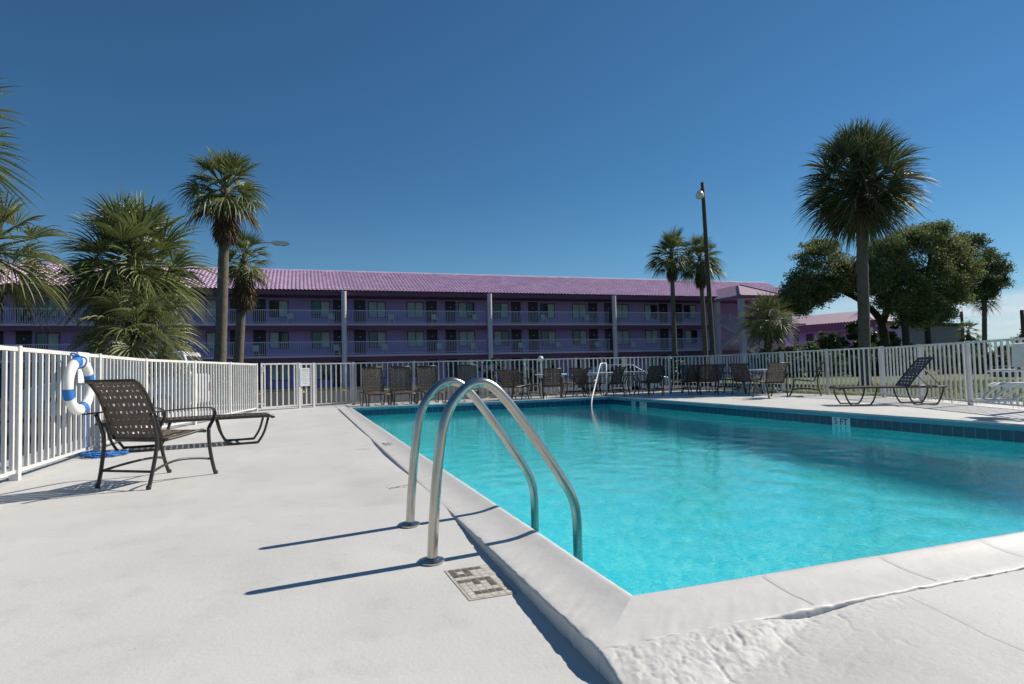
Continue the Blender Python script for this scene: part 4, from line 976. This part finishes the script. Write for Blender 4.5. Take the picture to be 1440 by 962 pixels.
def leaves(mb, centers, radii, n, size, flat=.8):
    """n leaf quads spread through ellipsoid clumps, denser near their skins"""
    C = np.array(centers, float); Rr = np.array(radii, float); vol = Rr.prod(1)**(2/3) if Rr.ndim > 1 else Rr**2
    idx = rng.choice(len(C), n, p=vol/vol.sum()); v = rng.normal(size=(n, 3)); v /= np.linalg.norm(v, axis=1)[:, None]
    r_ = rng.random(n)**.42; P = C[idx]+np.clip(rng.normal(size=(n, 3)), -1.9, 1.9)*Rr[idx]*.55
    a = rng.normal(size=(n, 3)); a[:, 2] *= flat; a /= np.linalg.norm(a, axis=1)[:, None]; q = rng.normal(size=(n, 3)); q = np.cross(a, q); q /= np.linalg.norm(q, axis=1)[:, None]
    sz = size*rng.uniform(.6, 1.3, n)[:, None]; w = sz*.42
    V = np.stack([P-a*sz, P+q*w, P+a*sz, P-q*w], 1).reshape(-1, 3)
    mb.add(V, [(4*i, 4*i+1, 4*i+2, 4*i+3) for i in range(n)])
def clumps(blobs, per, rmin, rmax):
    C, Rr = [], []
    for (c, r_) in blobs:
        for k in range(per):
            v = rng.normal(size=3); v /= np.linalg.norm(v); f = rng.random()**.4*1.08; s = rng.uniform(rmin, rmax)*(1.25-.55*f)
            a = rng.uniform(.7, 1.5); C.append(np.array(c)+v*np.array(r_)*f); Rr.append((s*a, s*a, s*rng.uniform(.6, 1.0)))
    return C, Rr
def oak(label, base, limbs, blobs, n, size, m, per=16, tr=.45, rmin=.45, rmax=1.0, name='live_oak'):
    t = thing(name, label, 'tree', base); B = Vector(base); b = MB()
    for pts, r0, r1 in limbs:
        P = smoothpath([Vector(p)-B for p in pts], 4); b.tube(P, [r0+(r1-r0)*i/(len(P)-1) for i in range(len(P))], 9)
        for k in range(5):       # twigs
            p = P[int(len(P)*(.45+.1*k))] if int(len(P)*(.45+.1*k)) < len(P) else P[-1]
            q = p+Vector((random.gauss(0, 1), random.gauss(0, 1), abs(random.gauss(0, .9))+.3))*1.1; b.tube([p, p.lerp(q, .5)+Vector((0,0,.15)), q], [r1*.9, r1*.6, r1*.25], 5)
    b.build('trunk', M_bark, t, True)
    C, Rr = clumps([(np.array(c)-np.array(base), r_) for c, r_ in blobs], per, rmin, rmax)
    b = MB(); leaves(b, C, Rr, n, size); b.build('crown', m, t); return t
def PX(px, py, Y):
    """a world point at depth row Y seen under the photograph's pixel; used only to size the trees at their real distance"""
    d = cf+cr*((px-720)/FPX)+cu*((481-py)/FPX); k = Y/d.y; return (d.x*k, Y, CAM_Z+d.z*k)
def blob(px, py, rx, ry, Y, depth=None):
    c = PX(px, py, Y); dist = Vector((c[0], c[1], 0)).dot(Vector((cf.x, cf.y, 0)).normalized()); s = dist/FPX; return c, (rx*s, depth or rx*s*.9, ry*s)
Y1 = 40
L1 = [([PX(1246, 492, Y1), PX(1240, 455, Y1), PX(1222, 432, Y1), PX(1195, 415, Y1), PX(1150, 395, Y1)], .40, .12), ([PX(1240, 455, Y1), PX(1250, 430, Y1), PX(1262, 395, Y1), PX(1270, 370, Y1)], .34, .12), ([PX(1222, 432, Y1), PX(1205, 400, Y1), PX(1180, 370, Y1)], .25, .10)]
oak('spreading live oak left of the cabbage palm trunk, over the wing roof', PX(1246, 492, Y1)[:2]+(-.3,), L1,
    [blob(1150, 372, 34, 22, Y1), blob(1128, 402, 24, 20, Y1), blob(1165, 400, 30, 16, Y1), blob(1185, 382, 22, 26, Y1), blob(1155, 348, 28, 12, Y1), blob(1110, 420, 10, 8, Y1), blob(1122, 430, 16, 10, Y1), blob(1145, 415, 26, 14, Y1), blob(1205, 395, 20, 22, Y1)], 52000, .105, M_leaf, 44, rmin=.3, rmax=.75)
Y2 = 37
L2 = [([PX(1275, 490, Y2), PX(1272, 455, Y2), PX(1266, 430, Y2), PX(1255, 400, Y2), PX(1245, 370, Y2)], .30, .10), ([PX(1272, 455, Y2), PX(1290, 425, Y2), PX(1305, 380, Y2), PX(1310, 345, Y2)], .30, .10)]
oak('broad live oak right of the cabbage palm, the darkest and widest crown', PX(1275, 490, Y2)[:2]+(-.3,), L2,
    [blob(1262, 372, 36, 34, Y2), blob(1300, 350, 40, 30, Y2), blob(1310, 390, 44, 34, Y2), blob(1270, 408, 34, 24, Y2), blob(1340, 352, 28, 24, Y2), blob(1290, 425, 30, 16, Y2), blob(1312, 326, 24, 10, Y2), blob(1330, 415, 28, 18, Y2), blob(1288, 448, 24, 14, Y2), blob(1318, 440, 24, 14, Y2), blob(1255, 428, 20, 16, Y2), blob(1250, 350, 24, 14, Y2), blob(1232, 378, 18, 22, Y2), blob(1228, 400, 14, 14, Y2), blob(1350, 380, 26, 26, Y2), blob(1280, 335, 26, 12, Y2)], 95000, .105, M_leaf, 48, rmin=.35, rmax=.85)
Y3 = 43
L3 = [([PX(1306, 487, Y3), PX(1304, 450, Y3), PX(1312, 425, Y3), PX(1340, 400, Y3), PX(1380, 380, Y3)], .28, .09), ([PX(1304, 450, Y3), PX(1312, 420, Y3), PX(1330, 385, Y3)], .26, .10)]
oak('loose crowned live oak at the right end of the oaks', PX(1306, 487, Y3)[:2]+(-.3,), L3,
    [blob(1372, 362, 30, 22, Y3), blob(1398, 374, 20, 18, Y3), blob(1378, 394, 26, 20, Y3), blob(1350, 385, 26, 30, Y3), blob(1402, 398, 14, 12, Y3), blob(1355, 412, 20, 12, Y3), blob(1362, 340, 24, 12, Y3), blob(1340, 365, 26, 24, Y3), blob(1385, 412, 20, 12, Y3)], 46000, .11, M_leaf2, 40, rmin=.3, rmax=.75)
tp = PX(1382, 475, 43)
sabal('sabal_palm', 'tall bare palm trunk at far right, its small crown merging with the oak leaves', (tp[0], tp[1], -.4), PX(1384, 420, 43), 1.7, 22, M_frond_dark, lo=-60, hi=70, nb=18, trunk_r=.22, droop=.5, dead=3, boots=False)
def shrub(name, label, base, r_, n, size, m, per=10, cat='shrub', group=None):
    t = thing(name, label, cat, base, group=group)
    b = MB()
    for k in range(6): a = k*1.05; b.tube([(0, 0, 0), (r_[0]*.3*math.cos(a), r_[1]*.3*math.sin(a), r_[2]*.9), (r_[0]*.6*math.cos(a), r_[1]*.6*math.sin(a), r_[2]*1.4)], [.03, .02, .008], 5)
    b.build('stems', M_bark, t)
    C, Rr = clumps([((0, 0, r_[2]), r_)], per, min(r_)*.25, min(r_)*.5); b = MB(); leaves(b, C, Rr, n, size); b.build('foliage', m, t); return t
shrub('tall_shrub', 'narrow green shrub behind the far fence left of the sunlit armchairs', (9.1, 30, -.3), (.55, .5, .95), 1500, .10, M_shrub)
shrub('tall_shrub', 'small green shrub behind the far fence above the white table', (11.6, 30.5, -.3), (.6, .5, .85), 1300, .10, M_shrub)
shrub('palm_base_shrub', 'green shrub around the foot of the two fan palms', (25.6, 37.2, -.3), (2.0, .9, 1.0), 2200, .13, M_shrub)
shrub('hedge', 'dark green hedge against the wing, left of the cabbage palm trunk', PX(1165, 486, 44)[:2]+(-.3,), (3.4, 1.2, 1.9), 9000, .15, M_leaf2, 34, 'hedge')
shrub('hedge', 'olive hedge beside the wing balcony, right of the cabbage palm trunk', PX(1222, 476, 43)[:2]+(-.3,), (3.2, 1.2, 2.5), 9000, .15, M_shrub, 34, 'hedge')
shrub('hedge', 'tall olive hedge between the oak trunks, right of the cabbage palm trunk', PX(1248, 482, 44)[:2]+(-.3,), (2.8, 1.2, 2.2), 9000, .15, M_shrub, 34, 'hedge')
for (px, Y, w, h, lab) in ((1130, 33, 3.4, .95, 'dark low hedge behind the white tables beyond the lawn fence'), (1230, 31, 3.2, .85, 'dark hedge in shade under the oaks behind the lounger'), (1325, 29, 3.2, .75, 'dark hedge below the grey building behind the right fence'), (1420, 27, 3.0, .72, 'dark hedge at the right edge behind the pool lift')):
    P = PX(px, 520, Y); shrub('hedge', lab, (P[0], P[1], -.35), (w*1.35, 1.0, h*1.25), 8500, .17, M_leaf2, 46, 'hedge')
P = PX(1110, 495, 33)
t = thing('spiky_plant', 'spiky leaved shrub right of the short shaggy palm', 'plant', (P[0]+2.0, P[1]+1.0, -.3)); b = MB()
for k in range(140):
    a = random.uniform(0, 6.28); el = random.uniform(.35, 1.45); d = Vector((math.cos(a)*math.cos(el), math.sin(a)*math.cos(el), math.sin(el))); o_ = Vector((random.gauss(0, .7), random.gauss(0, .4), 0)); L_ = random.uniform(1.2, 2.4); s_ = d.cross(Vector((0,0,1))).normalized()*.045
    b.add([o_-s_, o_+s_, o_+d*L_*.6+s_, o_+d*L_*.6-s_, o_+d*L_-Vector((0,0,.15*L_))], [(0,1,2,3), (3,2,4)])
b.build('leaves', M_frond_pale, t)
P = PX(1432, 478, 30)
t = thing('conifer', 'dark pointed evergreen cut by the right edge of the photo', 'tree', (P[0]+.3, P[1], -.5)); b = MB(); trunk(b, (0,0,0), (0,0,3.0), .09, .03); b.build('trunk', M_bark, t, True)
b = MB(); zz = np.linspace(.4, 3.1, 16); leaves(b, [(rng.normal(0, .2)*(3.3-z), rng.normal(0, .2)*(3.3-z), z) for z in zz], [((3.3-z)*.36+.05,)*2+(.22,) for z in zz], 3000, .09); b.build('crown', M_leaf2, t)
# lawn grass: blades over the strip by the fence, thinning out into tufts
b = MB(); n = 26000
gx = 11.7+rng.random(n)**1.6*16; gy = rng.uniform(2, 19, n); fx = np.interp(gy, [5.9, 6.85, 11.35, 18.45], [11.1, 11.55, 13.60, 13.95]); k = gx > fx+.10; gx, gy = gx[k], gy[k]; n = len(gx)
gz = -.13+.03*vnoise(gx*.4, gy*.4)-.0018*np.maximum(gx-15, 0); a = rng.uniform(0, 6.28, n); h = rng.uniform(.04, .15, n)*(.55+.9*(vnoise(gx*.9, gy*.9)+.5)); w = .010+.0006*(gx-11)
P0 = np.stack([gx, gy, gz-.01], -1); dx = np.stack([np.cos(a)*w, np.sin(a)*w, 0*a], -1); tip = P0+np.stack([rng.normal(0, .04, n), rng.normal(0, .04, n), h], -1)
b.add(np.stack([P0-dx, P0+dx, tip], 1).reshape(-1, 3), [(3*i, 3*i+1, 3*i+2) for i in range(n)]); tag(b.build('grass', M_grass), 'yellow green lawn grass beyond the right fence', 'grass', kind='stuff')

# ------------------------------------------------------------------ poles and lamps
t = thing('lamp_pole', 'dark wooden pole with a round lamp head rising above the motel roof', 'lamp post', (19.74, 26, -.3))
b = MB(); trunk(b, (0,0,0), (-.24, 0, 10.5), .135, .095, n=8); b.build('pole', M_wood, t, True)
b = MB(); b.tube(smoothpath([(-.24, 0, 10.25), (-.34, 0, 10.2), (-.42, 0, 10.0)], 4), .025, 6); b.build('bracket', M_alu, t, True)
b = MB(); b.lathe([(.04, .26), (.12, .22), (.20, .06), (.21, -.02), (.19, -.10), (.10, -.17), (.02, -.19)][::-1], 20, (-.45, -.02, 9.80)); soft(b.build('lamp_head', M_globe, t), 60)
t = thing('street_light', 'cobra head street light on a slim pole behind the two left palms', 'street light', (-4.05, 36, -.3))
b = MB(); b.tube([(0, 0, 0), (0, 0, 8.05)], [.10, .07], 10); b.build('pole', M_alu, t, True)
b = MB(); b.tube(smoothpath([(0, 0, 8.0), (.5, 0, 8.35), (1.6, -.05, 8.52), (2.6, -.1, 8.52)], 5), .035, 8); b.build('arm', M_alu, t, True)
b = MB(); b.prism([(2.5, 8.47), (2.7, 8.40), (3.2, 8.38), (3.42, 8.48), (3.3, 8.60), (2.8, 8.63), (2.5, 8.57)], -.22, .02, 'y'); soft(fix_normals(b.build('lamp_head', M_globe, t)), 60)
P = PX(1353, 470, 55)
for (px, top, Y, lab) in ((1352, 438, 55, 'dark utility pole beside the grey building'), (1437, 436, 29, 'thick brown post at the right edge above the fence')):
    P = PX(px, top, Y); t = thing('utility_pole', lab, 'pole', (P[0], P[1], -.5)); b = MB(); trunk(b, (0,0,0), (0, 0, P[2]+.5), .20 if Y > 40 else .13, .16 if Y > 40 else .12, n=4); b.build('pole', M_wood, t, True)
